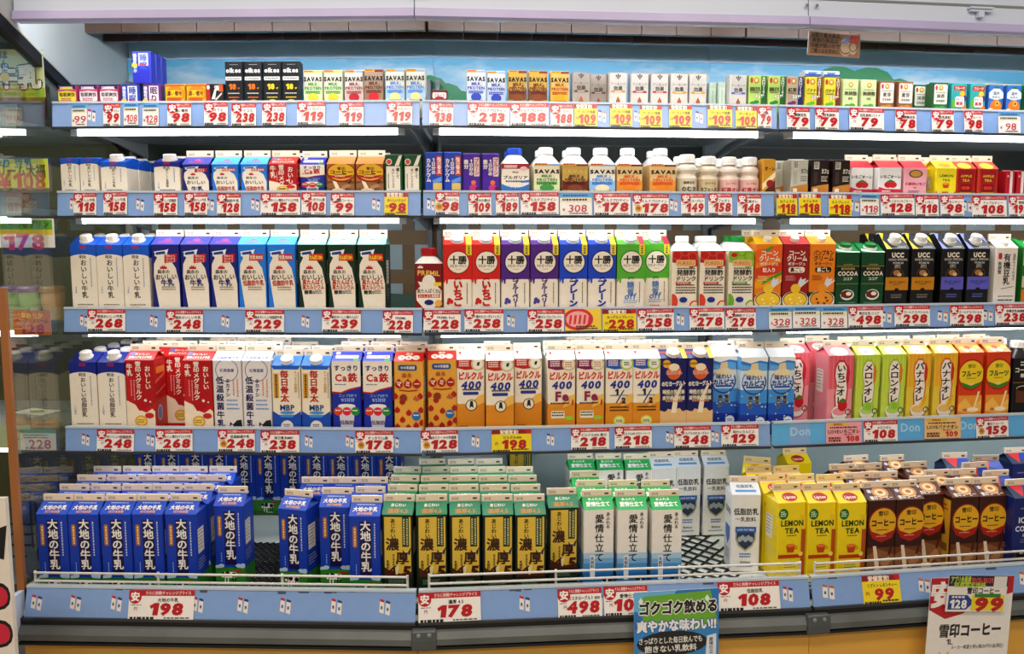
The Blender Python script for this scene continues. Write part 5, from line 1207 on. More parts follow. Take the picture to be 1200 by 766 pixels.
# left end of the row: glass end panel with white top, dark bar and brown post
XE = -1.017
ep = empty('glass_end_panel', (XE, 0, 0))
tag(ep, 'glass end panel with dark sloping top bar left of the shelves', 'end panel')
y0, y1 = 1.945, YW+.12; zb0, zb1 = ZC+.470, ZC+.470-.30*(y1-y0)
mb = MB(); mb.prism([(y0, ZD), (y1, ZD), (y1, zb1), (y0, zb0)], -.002, .002); mb.obj('glass_pane', M_GLASS, ep)
mb = MB(); mb.prism([(y0-.03, zb0-.012+.009), (y1, zb1-.012), (y1, zb1+.016), (y0-.03, zb0+.016+.009)], -.012, .010); mb.obj('top_bar', M_BLACK, ep)
mb = MB(); mb.prism([(y0-.03, zb0+.016+.009), (y1, zb1+.016), (y1, zb1+.022), (y0-.03, zb0+.022+.009)], -.012, .012); mb.obj('bar_edge', M_CHROME, ep)
mb = MB(); mb.prism([(y0-.03, zb0+.02), (y1, zb1+.02), (y1, ZCEIL+.02), (y0-.03, ZCEIL+.02)], -.004, .004); mb.obj('white_end_wall', solid('grey_white_wall', 'D2D6D4', .4, 0, .03), ep)
mb = MB(); mb.box(-.010, y0-.012, ZD+.02, .006, y0, ZC-.12); mb.obj('edge_post', solid('brown_edge_strip', 'A56E3E', .5), ep)
mb = MB(); mb.prism([(YB+.01, ZD-.05), (YB+.30, ZD-.05), (YB+.30, ZD+.03), (YB+.02, ZB+.06)], -.006, .006); mb.obj('white_side_bracket', M_WHITE, ep)
mb = MB(); mb.prism([(YB-.03, ZB-.07), (YB+.03, ZB-.07), (YB+.03, ZB-.012), (YB-.01, ZB-.012), (YB-.03, ZB-.035)], -.025, .02); bevel(mb.obj('bumper_corner', solid('corner_black', '2E3234', .4), ep), .005)
mb = MB(); mb.lathe([(.005, 0), (.004, .002), (.0001, .003)], 10, 'C0C0C0', Matrix.Translation((0, YB-.031, ZB-.045)) @ Matrix.Rotation(pi/2, 4, 'X')); mb.obj('screw', M_GREY, ep)
# floor of the shop
mb = MB(); mb.box(-4, -3, -.02, 4, 3.5, 0); tag(mb.obj('floor', solid('vinyl_floor', 'A8A49A', .35, 0, .08, 3)), 'pale vinyl shop floor', kind='structure')
# ------------------------------------------------------------------ goods on the shelves
def stand(row, name, px, n=0, back=.028, dz=0.0, rz=0.0, pitch=None, rank0=0, skip=()):
    D = DES[name]; z = SURF[row]+dz+.0007
    Y0 = YF[row]+back
    X = X_at(px, Y0, z+D['H']*.55)
    a = ang(X); cx, cy = X-sin(a)*D['d']/2, Y0+dY(X)+cos(a)*D['d']/2
    p = pitch or D['d']+.003
    for k in range(n+1):
        if k in skip: continue
        put(name, cx-sin(a)*p*k, cy+cos(a)*p*k, z, a+rz, row, rank0+k)
R1 = [('maiasa_y', 79), ('maiasa', 104), ('maiasa', 128), ('sleep_b', 153), ('sleep_p', 178), ('yor', 205), ('yor', 230), ('blkred', 252),
      ('oik_o', 274), ('oik_o', 296.5), ('oik_y', 319), ('oik_y', 341), ('s1g', 367, .034), ('s1g', 390.5, .034), ('s1r', 415, .036), ('s1c', 438, .026), ('s1b', 463), ('s1b', 487),
      ('smallred', 515), ('s1n', 558), ('s1n', 581.5, .04), ('s1k', 606.5), ('s1k', 630.5), ('s1o', 656), ('al_br', 681), ('al_br', 701.5, .05), ('al_or', 724), ('al_rd', 749.5), ('al_rd', 773), ('al_ye', 796), ('al_ye', 818),
      ('pale', 835, .06), ('pale', 846, .05), ('al_bl', 865), ('soy_g', 887.5), ('soy_g', 910), ('soy_n', 931), ('soy_b', 953), ('soy_b', 975), ('soy_p', 996.5), ('soy_p', 1018), ('soy_m', 1039), ('soy_m', 1061), ('soy_v', 1080, .06), ('soy_v', 1102),
      ('fr_t', 1124), ('fr_t', 1146), ('fr_o', 1167), ('fr_o', 1188), ('fr_g', 1210)]
for t in R1: stand(1, t[0], t[1], back=t[2] if len(t) > 2 else .026)
stand(1, 'sleep_t', 165.5, 2, back=.028, dz=.0872, pitch=.0315)
stand(1, 'soy_top', 953, dz=.1168, back=.027); stand(1, 'soy_top', 975, dz=.1168, back=.027)
R2 = [('meiji2s', 82.5, 1), ('meiji2s', 105, 1), ('meiji2', 133.5, 3), ('meiji2l', 196, 2), ('mori2n', 229.5, 0), ('mori2b', 263.5, 0), ('mori2b', 297.5, 0), ('yuki2', 331, 1), ('suk2', 366, 0, .045), ('coffee2', 399, 0), ('coffee2', 433, 1),
      ('koku', 461.5, 0), ('koku', 483.5, 0), ('cal', 508.5, 0), ('cal', 530.5, 0), ('iron', 552.5, 0), ('iron', 575, 0), ('bulg', 604, 1), ('sav_g', 641, 1), ('sav_k', 674, 1), ('sav_b', 706, 0), ('sav_o', 738, 0), ('sav_o', 777, 1),
      ('pet_bei', 808, 1), ('pet_caf', 833, 1), ('pet_tea', 857.5, 1), ('pet_tea', 881.5, 1), ('slimy', 901, 0), ('cup_w', 920, 0, .05), ('cup_w', 938, 0, .001), ('cup_d', 961, 0), ('cup_d', 986, 0), ('ichi2', 1040, 1), ('koiwai', 1073, 1), ('lem2', 1112, 1), ('app2', 1158, 1), ('redw', 1184, 0), ('redw', 1197, 0)]
for t in R2:
    if t[0] == 'cup_w' and t[1] == 938: stand(2, 'cup_w', 937, 0, .026); continue
    if t[0] == 'cup_w': stand(2, 'cup_w', 917, 0, .075, rank0=1); continue
    stand(2, t[0], t[1], t[2], t[3] if len(t) > 3 else .026)
stand(2, 'ichi2', 1015, 0, .045, rank0=2); stand(2, 'app2', 1129, 0, .03, rank0=2)
R3 = [('meiji3', 98.5, 2), ('meiji3', 129, 2), ('meiji3', 160, 2), ('mori_navy', 194.5, 0), ('mori_navy', 229, 0, .024), ('mori_navy', 262, 0), ('mori_blue', 295.5, 0), ('mori_blue', 330, 0), ('mori_green', 365.5, 0), ('mori_green', 400.5, 0), ('mori_green', 435.5, 0),
      ('premil', 502.5, 0), ('tok_red', 536.5, 0), ('tok_red', 569.5, 0), ('tok_pur', 604, 0, .024), ('tok_pur', 638, 0), ('tok_blu', 672, 0), ('tok_blu', 705.5, 0), ('tok_grn', 740, 0), ('tok_grn', 771, 0, .055), ('puresu_r', 799, 0), ('puresu_r', 835, 1), ('puresu_g', 868.5, 1),
      ('soup_corn', 901, 1), ('soup_cream', 932.5, 0), ('soup_pump', 964, 0), ('cocoa', 993.5, 1), ('cocoa', 1023, 1), ('ucc_y', 1051.5, 1), ('ucc_y', 1082, 1), ('ucc_v', 1116.5, 1), ('ucc_v', 1147, 1), ('soy1l', 1179, 0), ('veg1l', 1211, 1)]
for t in R3: stand(3, t[0], t[1], t[2], (t[3] if len(t) > 3 else .028))
R4P = [('meiji4', 98, 3), ('meiji4', 131, 3), ('yuki4', 164, 2), ('yuki4', 232, 2), ('takana', 266.5, 2), ('takana', 301, 2), ('mbp', 335.5, 2), ('mbp', 370, 1), ('suk4', 406, 2), ('suk4', 442.5, 2), ('mummy', 479, 1), ('mummy', 517, 0, .05), ('pil_n', 551.5, 0, .05), ('pil_n', 586, 1), ('pil_n', 619, 0, .055), ('pil_f', 658, 1),
       ('pil_f', 692, 2), ('pil_h', 726, 2), ('pil_h', 759.5, 2), ('pilnomu', 792, 1), ('pilnomu', 824, 0), ('calpis', 851, 0, .055), ('calpis', 880, 1), ('calpis', 913, 0), ('ore_straw', 985, 0), ('ore_melon', 1017, 1), ('ore_melon', 1047.5, 1), ('ore_banana', 1077, 1), ('ore_banana', 1108, 1), ('yfruit', 1138, 1), ('yfruit', 1170, 1), ('black4', 1200, 2)]
for t in R4P: stand(4, t[0], t[1], t[2], (t[3] if len(t) > 3 else .028))
stand(4, 'yuki4', 207, 0, .10, rank0=1); stand(4, 'ore_straw', 934, 0, .09, rank0=1); stand(4, 'ore_straw', 963, 0, .13, rank0=2)
# bottom deck: the columns stand on the level deck
def deck(name, px, ytop, rank, rz=0.0):
    D = DES[name]
    X, Y = XY_at(px, ytop, ZD+.006+D['H'])
    put(name, X, Y, ZD+.006, ang(X)+rz, 5, rank)
def column(name, px, ytop, n, ranks=0):
    D = DES[name]; X, Y = XY_at(px, ytop, ZD+.006+D['H']); a = ang(X)
    for k in range(n): put(name, X-sin(a)*.081*k, Y+cos(a)*.081*k, ZD+.006, a, 5, ranks+k)
for px in (65.5, 104, 142.4, 179, 217.3): column('daichi', px, 578.5, 4)
deck('daichi', 273, 569.5, 0); deck('daichi', 350, 573.5, 0, -.22); deck('daichi', 395, 571, 0); deck('daichi', 430, 580.5, 0)
deck('daichi', 434, 570, 1); deck('daichi', 437, 558.5, 2); deck('daichi', 404, 558.5, 1); deck('daichi', 371, 558.5, 1)
XB0 = [X_at(p, 2.55, ZD+.1) for p in (180, 207, 234, 261, 290, 318, 346, 374, 402, 430, 458)]
for x in XB0: put('daichi', x, 2.555+dY(x), ZD+.006, ang(x), 5, 6)
for px, n in ((468, 4), (505.5, 5), (544.5, 5), (582.5, 5), (620, 4)): column('noukou', px, 579, n)
deck('noukou', 658, 571.5, 0)
x = X_at(608, 2.55, ZD+.1); put('noukou', x, 2.555+dY(x), ZD+.006, ang(x), 5, 6)
for px, n in ((699, 3), (738, 2), (778, 2)): column('aijo', px, 573.5, n)
for px in (680, 713, 747): deck('aijo', px, 531, 4)
deck('teishi', 773, 529, 2); deck('teishi', 803, 527.5, 1); deck('teishi', 836, 527, 1); deck('teishi', 872, 557.5, 0, -.10)
for px, n in ((922, 3), (956, 3), (991, 2)): column('lemon', px, 566, n)
deck('lemon', 888, 536, 3, -.5); deck('lemon', 931, 524, 4)
for px, n in ((1027, 3), (1061, 3), (1117, 3), (1156, 2)): column('ycoffee', px, 563.5-(px-1027)*.012*3, n)
deck('ycoffee', 1089, 557, 1); deck('ycoffee', 1003, 533, 3); deck('ycoffee', 1048, 534, 3)
column('iced', 1191, 561, 3); deck('iced', 1153, 533, 3, -.12); deck('iced', 1120, 530, 3, -.12); deck('iced', 1190, 524, 4)
label_all()

# ------------------------------------------------------------------ price cards on the rails
def card_art(a, kind, num, name, dot=False):
    k = a.h/a.w                     # height in widths
    if kind == 'A':
        a.R(0, 0, 1, 1, 'F3EEE8'); a.R(0, .80, 1, 1, 'C01A28'); a.T('さらに挑戦!チャレンジプライス', .60, .90, .13*k, 'F6E4E0', .015, mw=.7)
        a.E(.25*k*.9, .76, .23*k, .23*k, 'C01A28'); a.T('安', .25*k*.9, .77, .33*k, 'F6F0EC', .04)
        a.T(name, .60, .66, .15*k, '1F1A18', .025, mw=.72); a.T('円', .26*k, .36, .13*k, 'B01824', .02); a.L(.04, .2, .48, 1, .02, '6A6460', .025*k, .1)
        a.T(num, .58 if not dot else .62, .365, .52*k, 'C01420', .06, sx=1.35, it=.12, mw=.74); a.L(.55, .95, .03, 1, .02, '6A6460', .045*k, .05); a.L(.03, .40, .0, 1, .02, '2A2624', .09*k, .0)
        if dot: a.E(.16, .33, .16*k, .16*k, 'E4A818'); a.T('特', .16, .33, .18*k, '7A3A10', .02)
    elif kind == 'Y':
        a.R(0, 0, 1, 1, 'F0D824'); a.R(0, .80, 1, 1, '9A1620'); a.T('安値宣言!', .44, .89, .2*k, 'F8EED8', .05, mw=.7); a.P([(.8, 1), (1, 1), (1, .8), (.9, .8)], 'C8202A')
        a.T(name, .52, .64, .15*k, '2A2018', .025, mw=.8); a.T(num, .56, .34, .52*k, 'C01420', .055, sx=1.3, it=.05, mw=.76); a.T('円', .12, .36, .15*k, '9A1620', .02); a.L(.5, .95, .06, 1, .02, '4A4020', .06*k, .05); a.L(.03, .45, 0, 1, .02, '2A2624', .08*k, 0)
    elif kind == 'B':
        a.R(0, 0, 1, 1, 'F1EEE9'); a.R(0, .80, 1, 1, '5FA4D4'); a.L(.1, .9, .86, 1, .02, '2A5A8A', .08*k, .1); a.R(0, .58, 1, .80, 'E8E0C4'); a.L(.08, .9, .66, 1, .02, '3A3430', .09*k, .1)
        a.T(num, .56, .32, .46*k, 'C8303C', .012, sx=1.25, it=.08, mw=.78); a.T('¥', .12, .26, .2*k, 'C8303C', .01); a.L(.3, .9, .06, 1, .02, '4A4440', .05*k, .1)
    elif kind == 'P':
        a.R(0, 0, 1, 1, 'EBA8AE' if 'いち' in name else 'E6C080'); a.R(.05, .84, .62, .96, 'D8C020'); a.T('期間限定', .33, .90, .12*k, 'B81C34', .02, mw=.5); a.L(.1, .9, .72, 1, .02, '5A3430', .07*k, .1)
        a.T(name, .5, .56, .22*k, '3A2220', .03, mw=.9); a.T(num, .74, .22, .34*k, 'C01420', .045, sx=1.2, mw=.44); a.L(.06, .46, .2, 2, .12, '7A3A34', .1*k, .2); a.L(.5, .8, .38, 1, .02, 'B83A3A', .05*k)
    elif kind == 'S':
        a.R(0, 0, 1, 1, 'F0D04A'); a.E(.36, .52, .42, .30, 'D8303C'); a.E(.36, .52, .33, .22, 'F0B0A8')
        for i in range(5): a.P([(.1+.13*i, .3), (.16+.13*i, .3), (.2+.13*i, .72), (.14+.13*i, .72)], 'D8303C')
        a.L(.3, .95, .16, 2, .1, '4A2A20', .06*k)
CARDS = []; ROWX = {1: 'top', 2: 'second', 3: 'third', 4: 'fourth', 5: 'bottom'}
def card(row, si, px0, px1, kind, num, name, dot=False):
    y0, zr, lean, hr = (YF[row], ZR[row], .007, RH) if row < 5 else (YB, ZB, .018, RHB)
    h = hr*.93 if row < 5 else hr*1.0
    zm = zr+hr*.5
    Xa, Xb = X_at(px0, y0, zm), X_at(px1, y0, zm)
    X = (Xa+Xb)/2; w_ = (Xb-Xa)*.99; a = ang(X)
    mb = MB(); mb.box(-w_/2, -.0010, 0, w_/2, 0, h, 'EDE8E2')
    card_art(Art(mb, w_, h, lambda x_, y_, l: (x_-w_/2, -.0010-l, y_)), kind, num, name, dot)
    z0 = .002 if row < 5 else -.001
    yy = y0-.0028+lean*z0/hr
    n = len(CARDS)
    jit = ((n*37) % 11-5)*.0006; tilt = ((n*53) % 13-6)*.0022
    o = mb.obj('price_card', M_RAIL, None, (X-sin(a)*0, yy+dY(X), zr+z0+jit*.5), (-atan2(lean, hr), tilt, a))
    CARDS.append((row, X, o, kind, num))
N = {'A': 'red and white', 'Y': 'yellow', 'B': 'blue-topped white', 'P': 'illustrated', 'S': 'yellow'}
for row, si, L in (
 (1, 0, [(84, 102, 'B', '99', ''), (121, 141, 'A', '99', '飲むヨーグルト'), (145, 162, 'B', '108', ''), (167, 186, 'B', '128', ''), (196, 224, 'A', '98', '濃い蜜柑'), (239, 267, 'A', '98', 'カフェ'), (271, 300, 'A', '238', 'オイコス'), (307, 335, 'A', '238', 'オイコス'), (348, 381, 'A', '119', 'ミルクプロテイン'), (397, 426, 'A', '119', 'ミルクプロテイン'), (453, 483, 'A', '119', 'ミルクプロテイン')]),
 (1, 1, [(503, 531, 'A', '138', 'フルーツ'), (548, 597, 'A', '213', 'ミルクプロテイン'), (598, 643, 'A', '188', 'ミルクプロテイン'), (645, 672, 'A', '188', 'ミルクプロテイン'), (673, 700, 'Y', '109', 'アーモンド効果'), (715, 741, 'Y', '109', 'アーモンド効果'), (750, 776, 'Y', '109', 'アーモンド効果'), (784, 811, 'Y', '109', 'アーモンド効果'), (829, 858, 'Y', '109', 'アーモンド効果'), (862, 887, 'Y', '109', 'アーモンド'), (888, 904, 'A', '79', '豆乳')]),
 (1, 2, [(922, 949, 'A', '79', '調製豆乳'), (955, 983, 'A', '79', '豆乳飲料'), (995, 1036, 'A', '79', '豆乳飲料バナナ'), (1049, 1074, 'A', '78', '無調整豆乳'), (1092, 1118, 'A', '79', '豆乳飲料'), (1130, 1152, 'A', '98', 'フルーツ'), (1170, 1196, 'B', '98', '')]),
 (2, 0, [(86, 113, 'A', '118', 'おいしい牛乳'), (121, 149, 'A', '158', 'おいしい牛乳'), (180, 208, 'A', '158', 'おいしい低脂肪'), (216, 243, 'A', '158', '森永おいしい牛乳'), (254, 282, 'A', '128', '低脂肪牛乳'), (305, 352, 'A', '158', 'おいしい雪印メグミルク牛乳'), (353, 382, 'A', '108', 'すっきりCa鉄'), (387, 415, 'A', '99', '雪印コーヒー'), (450, 478, 'Y', '98', 'おいしいミルク')]),
 (2, 1, [(510, 538, 'A', '98', '1日分カルシウム', 1), (549, 576, 'A', '109', '1日分の鉄分'), (581, 608, 'A', '189', 'のむヨーグルト'), (610, 655, 'A', '158', 'ミルクプロテイン'), (656, 694, 'B', '308', ''), (696, 739, 'A', '178', 'ミルクプロテイン'), (741, 784, 'A', '178', 'ミルクプロテイン', 1), (798, 826, 'A', '149', 'のむヨーグルト'), (830, 858, 'A', '158', 'カフェオレ'), (864, 892, 'A', '148', '紅茶オレ')]),
 (2, 2, [(910, 934, 'Y', '118', 'カフェラテ'), (936, 962, 'Y', '118', 'カフェラテ'), (971, 998, 'Y', '118', 'エスプレッソ'), (1008, 1030, 'B', '118', ''), (1032, 1072, 'A', '128', 'らくのういちごオーレ'), (1073, 1100, 'A', '118', 'いちご'), (1102, 1130, 'A', '98', 'レモンティー'), (1139, 1180, 'A', '108', 'アップルティー'), (1182, 1207, 'A', '198', '野菜')]),
 (3, 0, [(102, 147, 'A', '268', '明治おいしい牛乳'), (194, 238, 'A', '248', '森永おいしい牛乳'), (287, 333, 'A', '229', '森永おいしい低脂肪牛乳'), (377, 423, 'A', '239', '森永おいしい高たんぱく'), (448, 484, 'A', '228', 'PREMiL')]),
 (3, 1, [(496, 540, 'A', '228', 'PREMiL Red'), (544, 590, 'A', '258', '十勝のむヨーグルトいちご'), (618, 661, 'A', '258', '十勝のむヨーグルトブルーベリー'), (662, 705, 'S', '', ''), (706, 746, 'Y', '228', 'ヨーグルトプレーン'), (747, 790, 'A', '258', '十勝のむヨーグルト糖質off'), (808, 849, 'A', '278', '発酵酢ドリンク'), (850, 886, 'A', '278', '発酵酢ドリンク')]),
 (3, 2, [(901, 928, 'B', '328', ''), (929, 961, 'B', '328', ''), (962, 993, 'B', '328', ''), (994, 1035, 'A', '498', '贅沢生乳ココア'), (1048, 1090, 'A', '298', 'ゴールドスペシャル'), (1113, 1153, 'A', '298', 'ゴールドスペシャル'), (1166, 1206, 'A', '238', '有機豆乳無調整')]),
 (4, 0, [(113, 157, 'A', '248', 'おいしい低脂肪乳'), (182, 226, 'A', '268', 'おいしい雪印メグミルク牛乳'), (255, 299, 'A', '248', '低温殺菌牛乳', 1), (305, 351, 'A', '238', '毎日骨太MBP'), (416, 461, 'A', '178', 'すっきりCa鉄', 1)]),
 (4, 1, [(493, 537, 'A', '128', '森永マミー Wの乳酸菌', 1), (576, 623, 'Y', '198', 'ピルクル400'), (669, 714, 'A', '218', 'ピルクル400 鉄分'), (720, 764, 'A', '218', 'ピルクル400 カロリーハーフ'), (790, 833, 'A', '348', 'ピルクルのむヨーグルト'), (845, 889, 'A', '129', '味わいカルピス')]),
 (4, 2, [(968, 1010, 'P', '108', 'LOVEいちごオレ'), (1012, 1052, 'A', '108', 'メロンオレ'), (1083, 1126, 'P', '109', 'LOVEバナナオレ'), (1144, 1182, 'A', '159', '雪印フルーツ', 1)]),
 (5, 0, [(149, 227, 'A', '198', '大地の牛乳')]), (5, 1, [(490, 564, 'A', '178', '濃厚 4.5'), (654, 706, 'A', '498', 'カスタヨーグルト 800'), (708, 760, 'A', '108', '愛情仕立て'), (842, 915, 'A', '108', '低脂肪乳')]), (5, 2, [(1012, 1057, 'Y', '99', 'リプトン レモンティー')])):
    for t in L: card(row, si, *t)
for r in range(1, 6):
    L = sorted([c for c in CARDS if c[0] == r], key=lambda c: c[1])
    for i, (row, X, o, kind, num) in enumerate(L):
        pos = ordn(i, len(L))
        if i >= len(ORD)-1 and i < len(L)-1: pos = ordn(len(L)-1-i, len(L)).replace('left', 'right') if len(L)-1-i else 'rightmost'
        tag(o, f"{N[kind]} price card{' reading '+num if num else ' with red burst'}, {pos} on {ROWX[r]} rail", 'price card', f"price cards on the {ROWX[r]} rail")

# ------------------------------------------------------------------ posters
def poster(name, px0, px1, py0, py1, Y0, art, label, tilt=0.0, thick=.0012):
    zt = Z_at((px0+px1)/2, py0, Y0); zl = Z_at((px0+px1)/2, py1, Y0)
    Xa, Xb = X_at(px0, Y0, (zt+zl)/2), X_at(px1, Y0, (zt+zl)/2); w_, h = Xb-Xa, zt-zl; X = (Xa+Xb)/2
    mb = MB(); mb.box(-w_/2, -thick, 0, w_/2, 0, h, 'E8E4DC')
    art(Art(mb, w_, h, lambda x_, y_, l: (x_-w_/2, -thick-l, y_)))
    o = mb.obj(name, M_RAIL, None, (X, Y0+dY(X), zl), (0, tilt, ang(X)))
    return tag(o, label, 'sign')
def p_blue(a):
    a.R(0, 0, 1, 1, '2E86C8'); a.P([(0, 1), (.5, 1), (.3, .72), (0, .8)], '7AC0E8'); a.P([(.1, .95), (.9, .98), (1, .6), (.8, .45), (.1, .5)], '7AB83A'); a.P([(.0, .6), (.35, .66), (.7, .56), (1, .62), (1, .3), (0, .3)], '3A94D4')
    for x, y in ((.86, .9), (.93, .82), (.08, .9)): a.P([(x-.03, y), (x, y+.04), (x+.03, y), (x, y-.04)], 'F0F4F0')
    a.T('ゴクゴク飲める', .52, .82, .165, '15140F', .05, mw=.94, o='F4F2EC', ow=.07); a.T('爽やかな味わい!!', .5, .63, .15, 'F2F4F4', .05, mw=.94, o='1F5AA8', ow=.06)
    a.E(.45, .44, .42, .15, '181A1A'); a.T('さっぱりとした毎日飲んでも', .43, .475, .085, 'F0EEE8', .02, mw=.76); a.T('飽きない乳飲料', .43, .385, .09, 'F0EEE8', .02, mw=.62)
    a.P([(.84, .26), (.97, .28), (.97, .52), (.86, .5)], 'E4EAEE'); a.V('愛情仕立て', .91, .48, .05, '2A3A6A', .02); a.E(.08, .3, .07, .07, 'C8A08A'); a.T('愛情仕立て乳飲料', .5, .18, .11, 'F2F4F4', .04, mw=.9)
poster('promotion_sign', 744, 843, 691, 800, YB-.04, p_blue, 'blue and green handwritten-style promotion sign hanging on bottom rail', -.02)
def p_yuki(a):
    a.R(0, 0, 1, 1, 'F0EBE4'); a.P([(0, 1), (1, 1), (1, .86), (.5, .78), (.42, .70), (.2, .66), (.0, .74)], 'C01A28'); a.T('安', .15, .86, .30, 'F6F0EC', .05)
    a.T('雪印コーヒー', .52, .56, .16, '1F1A18', .05, mw=.76); a.T('1L', .28, .47, .09, '3A3430', .01); a.T('メーカー希望小売価格250円の品(税抜)', .62, .42, .05, '3A3430', .01, mw=.64)
    for i in range(12): a.P([(.22+.13*cos(i*.524), .24+.13*a.k*sin(i*.524)), (.22+.22*cos(i*.524+.26), .24+.22*a.k*sin(i*.524+.26)), (.22+.13*cos(i*.524+.52), .24+.13*a.k*sin(i*.524+.52))], 'E8C81E')
    a.E(.22, .24, .15, .15, 'E8C81E'); a.T('48%', .22, .25, .19, 'C01420', .05, mw=.3, sx=.8); a.T('108', .68, .20, .40, 'C01420', .06, mw=.58)
poster('price_sign', 1083, 1180, 676, 815, YB-.045, p_yuki, 'large white and red coffee milk price sign hanging on bottom rail', .03)
def p_card(a):
    a.R(0, 0, 1, 1, 'EDE8DE'); a.R(0, .70, 1, 1, '22264A'); a.T('アプリ会員様', .2, .87, .13, 'C8D83A', .03, mw=.34); a.T('10/13-10/31', .56, .87, .11, 'E05A4A', .03, mw=.36); a.R(.76, .66, .98, .98, 'E4E2DC'); a.T('会員限定価格', .36, .74, .09, 'C8D83A', .02, mw=.6)
    a.T('雪印コーヒー', .6, .58, .11, '1F1A18', .03, mw=.56); a.P([(.03, .06), (.34, .06), (.46, .26), (.34, .46), (.03, .46)], '2A4A94'); a.T('128', .20, .22, .18, 'F2F0EA', .04); a.L(.08, .3, .38, 1, .02, 'E4E6F0', .03)
    a.R(.42, .04, .97, .46, 'F0D824'); a.T('99', .72, .22, .28, 'C01420', .06, sx=1.5, it=.1); a.R(.46, .4, .9, .5, '3A8A3A')
poster('member_price_card', 1108, 1178, 674, 716, YB-.053, p_card, 'small member price card showing 99 pinned over the coffee price sign', .07)
def p_brown(a):
    a.R(0, 0, 1, 1, 'A88468'); a.R(.03, .06, .97, .94, '9A7658')
    for i, t in enumerate(('お取り置き商品', '奥側の商品は', '冷蔵が弱いので', 'ご購入はお早めに')): a.T(t, .32, .84-.22*i, .085, '1F1814', .02, mw=.56)
    a.E(.72, .40, .12, .16, 'C8B098'); a.ring(.72, .40, .12, .015, '2A201A'); a.E(.86, .42, .08, .14, 'C8B098'); a.ring(.86, .42, .08, .014, '2A201A'); a.P([(.78, .6), (.95, .55), (.97, .9), (.8, .9)], 'B84A3C'); a.P([(.66, .55), (.75, .55), (.8, .85), (.68, .8)], '8A9AB8')
o = poster('notice_card', 946, 1007, 38, 66, YCAN+.05, p_brown, 'brown notice card hanging from the canopy with two drawn hands', .03, .003)

# ------------------------------------------------------------------ the neighbouring case seen through the end glass
xa, xb = -1.75, -1.10
loc, an, L = frame(xa, xb)
c = empty('refrigerated_display_case', loc, an); tag(c, 'neighbouring dessert case seen through the glass at far left', 'display case', 'display case sections')
mb = MB(); mb.box(0, YW, ZD, L, YW+.03, ZCEIL); mb.obj('back_panel', solid('olive_panel', '6F6A3E', .5, 0, .2, 4), c)
mb = MB(); mb.box(0, YB+.01, ZD-.02, L, YW, ZD); mb.obj('bottom_deck', M_BUMP, c)
mb = MB(); mb.box(0, YB+.01, .08, L, YB+.03, ZD-.02); mb.obj('kick_panel', M_YEL, c)
mb = MB(); mb.box(0, YCAN+.02, ZCEIL, L, YW, ZCEIL+.02); mb.obj('ceiling_panel', M_WHITE, c)
mb = MB(); mb.box(0, YCAN, ZLIP+.02, L, YCAN+.02, ZCEIL+.1); mb.obj('canopy_fascia', M_WHITE, c)
for r in (1, 2, 3, 4):
    s = empty('display_shelf', (loc[0], loc[1], 0), an); tag(s, f'{ROWO[r]} shelf of the dessert case behind the end glass', 'shelf', 'shelves of the dessert case')
    mb = MB(); mb.box(0, YF[r]+.03, SURF[r]-.014, L-.01, YW-.01, SURF[r]); mb.obj('shelf_board', M_SHELF, s)
    mb = MB(); mb.prism([(YF[r]+.02, ZR[r]), (YF[r]+.024, ZR[r]), (YF[r]+.031, ZR[r]+RH), (YF[r]+.027, ZR[r]+RH)], 0, L-.01, 'A8B490' if r > 2 else 'A9BCC8'); mb.obj('price_rail', M_RAIL, s)
    if r < 5:  # tubes under the third and fourth shelves are added to brighten this case
        lt = empty('fluorescent_lamp', (loc[0], loc[1], 0), an); tag(lt, f'lit fluorescent tube under the {ROWO[r]} shelf of the dessert case', 'lamp', 'fluorescent tubes under the shelves')
        mb = MB(); mb.tube([(.1, YF[r]+.05, ZR[r]-.01), (L-.06, YF[r]+.05, ZR[r]-.01)], .0085, 12); mb.obj('tube', M_TUBE, lt)
        mb = MB(); mb.box(L-.06, YF[r]+.04, ZR[r]-.02, L-.045, YF[r]+.06, SURF[r]-.0147); mb.obj('lamp_holder', M_TUBECAP, lt)
def nsign(px0, px1, py0, py1, art, label, Yo=0.0): return poster('shop_sign', px0, px1, py0, py1, 2.08+Yo, art, label)
def n1(a): a.R(0, 0, 1, 1, 'C9CF9A'); a.R(0, 0, 1, .2, '9AB83A'); a.T('牛乳', .66, .42, .30, 'F2EEE4', .05, o='1A1814', ow=.06); a.V('ほんまに', .5, .98, .11, '2A3A8A', .03); a.E(.5, .42, .06, .06, 'E8C83A')
nsign(-40, 52, 58, 114, n1, 'pale green sign with outlined lettering behind the top of the end glass')
def n2(a): a.R(0, 0, 1, 1, 'D0D848'); a.T('手作り 豆乳', .5, .84, .12, '2A8A9A', .03, mw=.8); a.T('クリーム大福', .6, .58, .17, '1F1A14', .04, mw=.74); a.T('¥108', .66, .24, .28, 'C8341C', .03, sx=1.2, mw=.6)
nsign(-36, 57, 186, 220, n2, 'yellow-green dessert sign reading 108 behind the end glass')
def n3(a): a.R(0, 0, 1, 1, 'EAE6E0'); a.R(.3, .62, .98, .96, '6AAE3A'); a.T('とろけるプリン', .64, .8, .1, '22301A', .03, mw=.6); a.R(.3, .44, .98, .62, 'E8D040'); a.T('178', .62, .22, .26, 'D83A78', .04, sx=1.2)
nsign(-30, 64, 256, 290, n3, 'white sign with green strip reading 178 behind the end glass')
def n4(a): a.R(0, 0, 1, 1, 'E8862A'); a.T('なめらか', .5, .8, .15, 'F4E87A', .03, mw=.8); a.T('たっぷりクリーム', .5, .58, .12, '3A2410', .03, mw=.86); a.T('128', .48, .25, .34, 'C01C1C', .05, sx=1.2, mw=.8)
nsign(16, 60, 364, 392, n4, 'orange sign reading 128 behind the end glass', -.005)
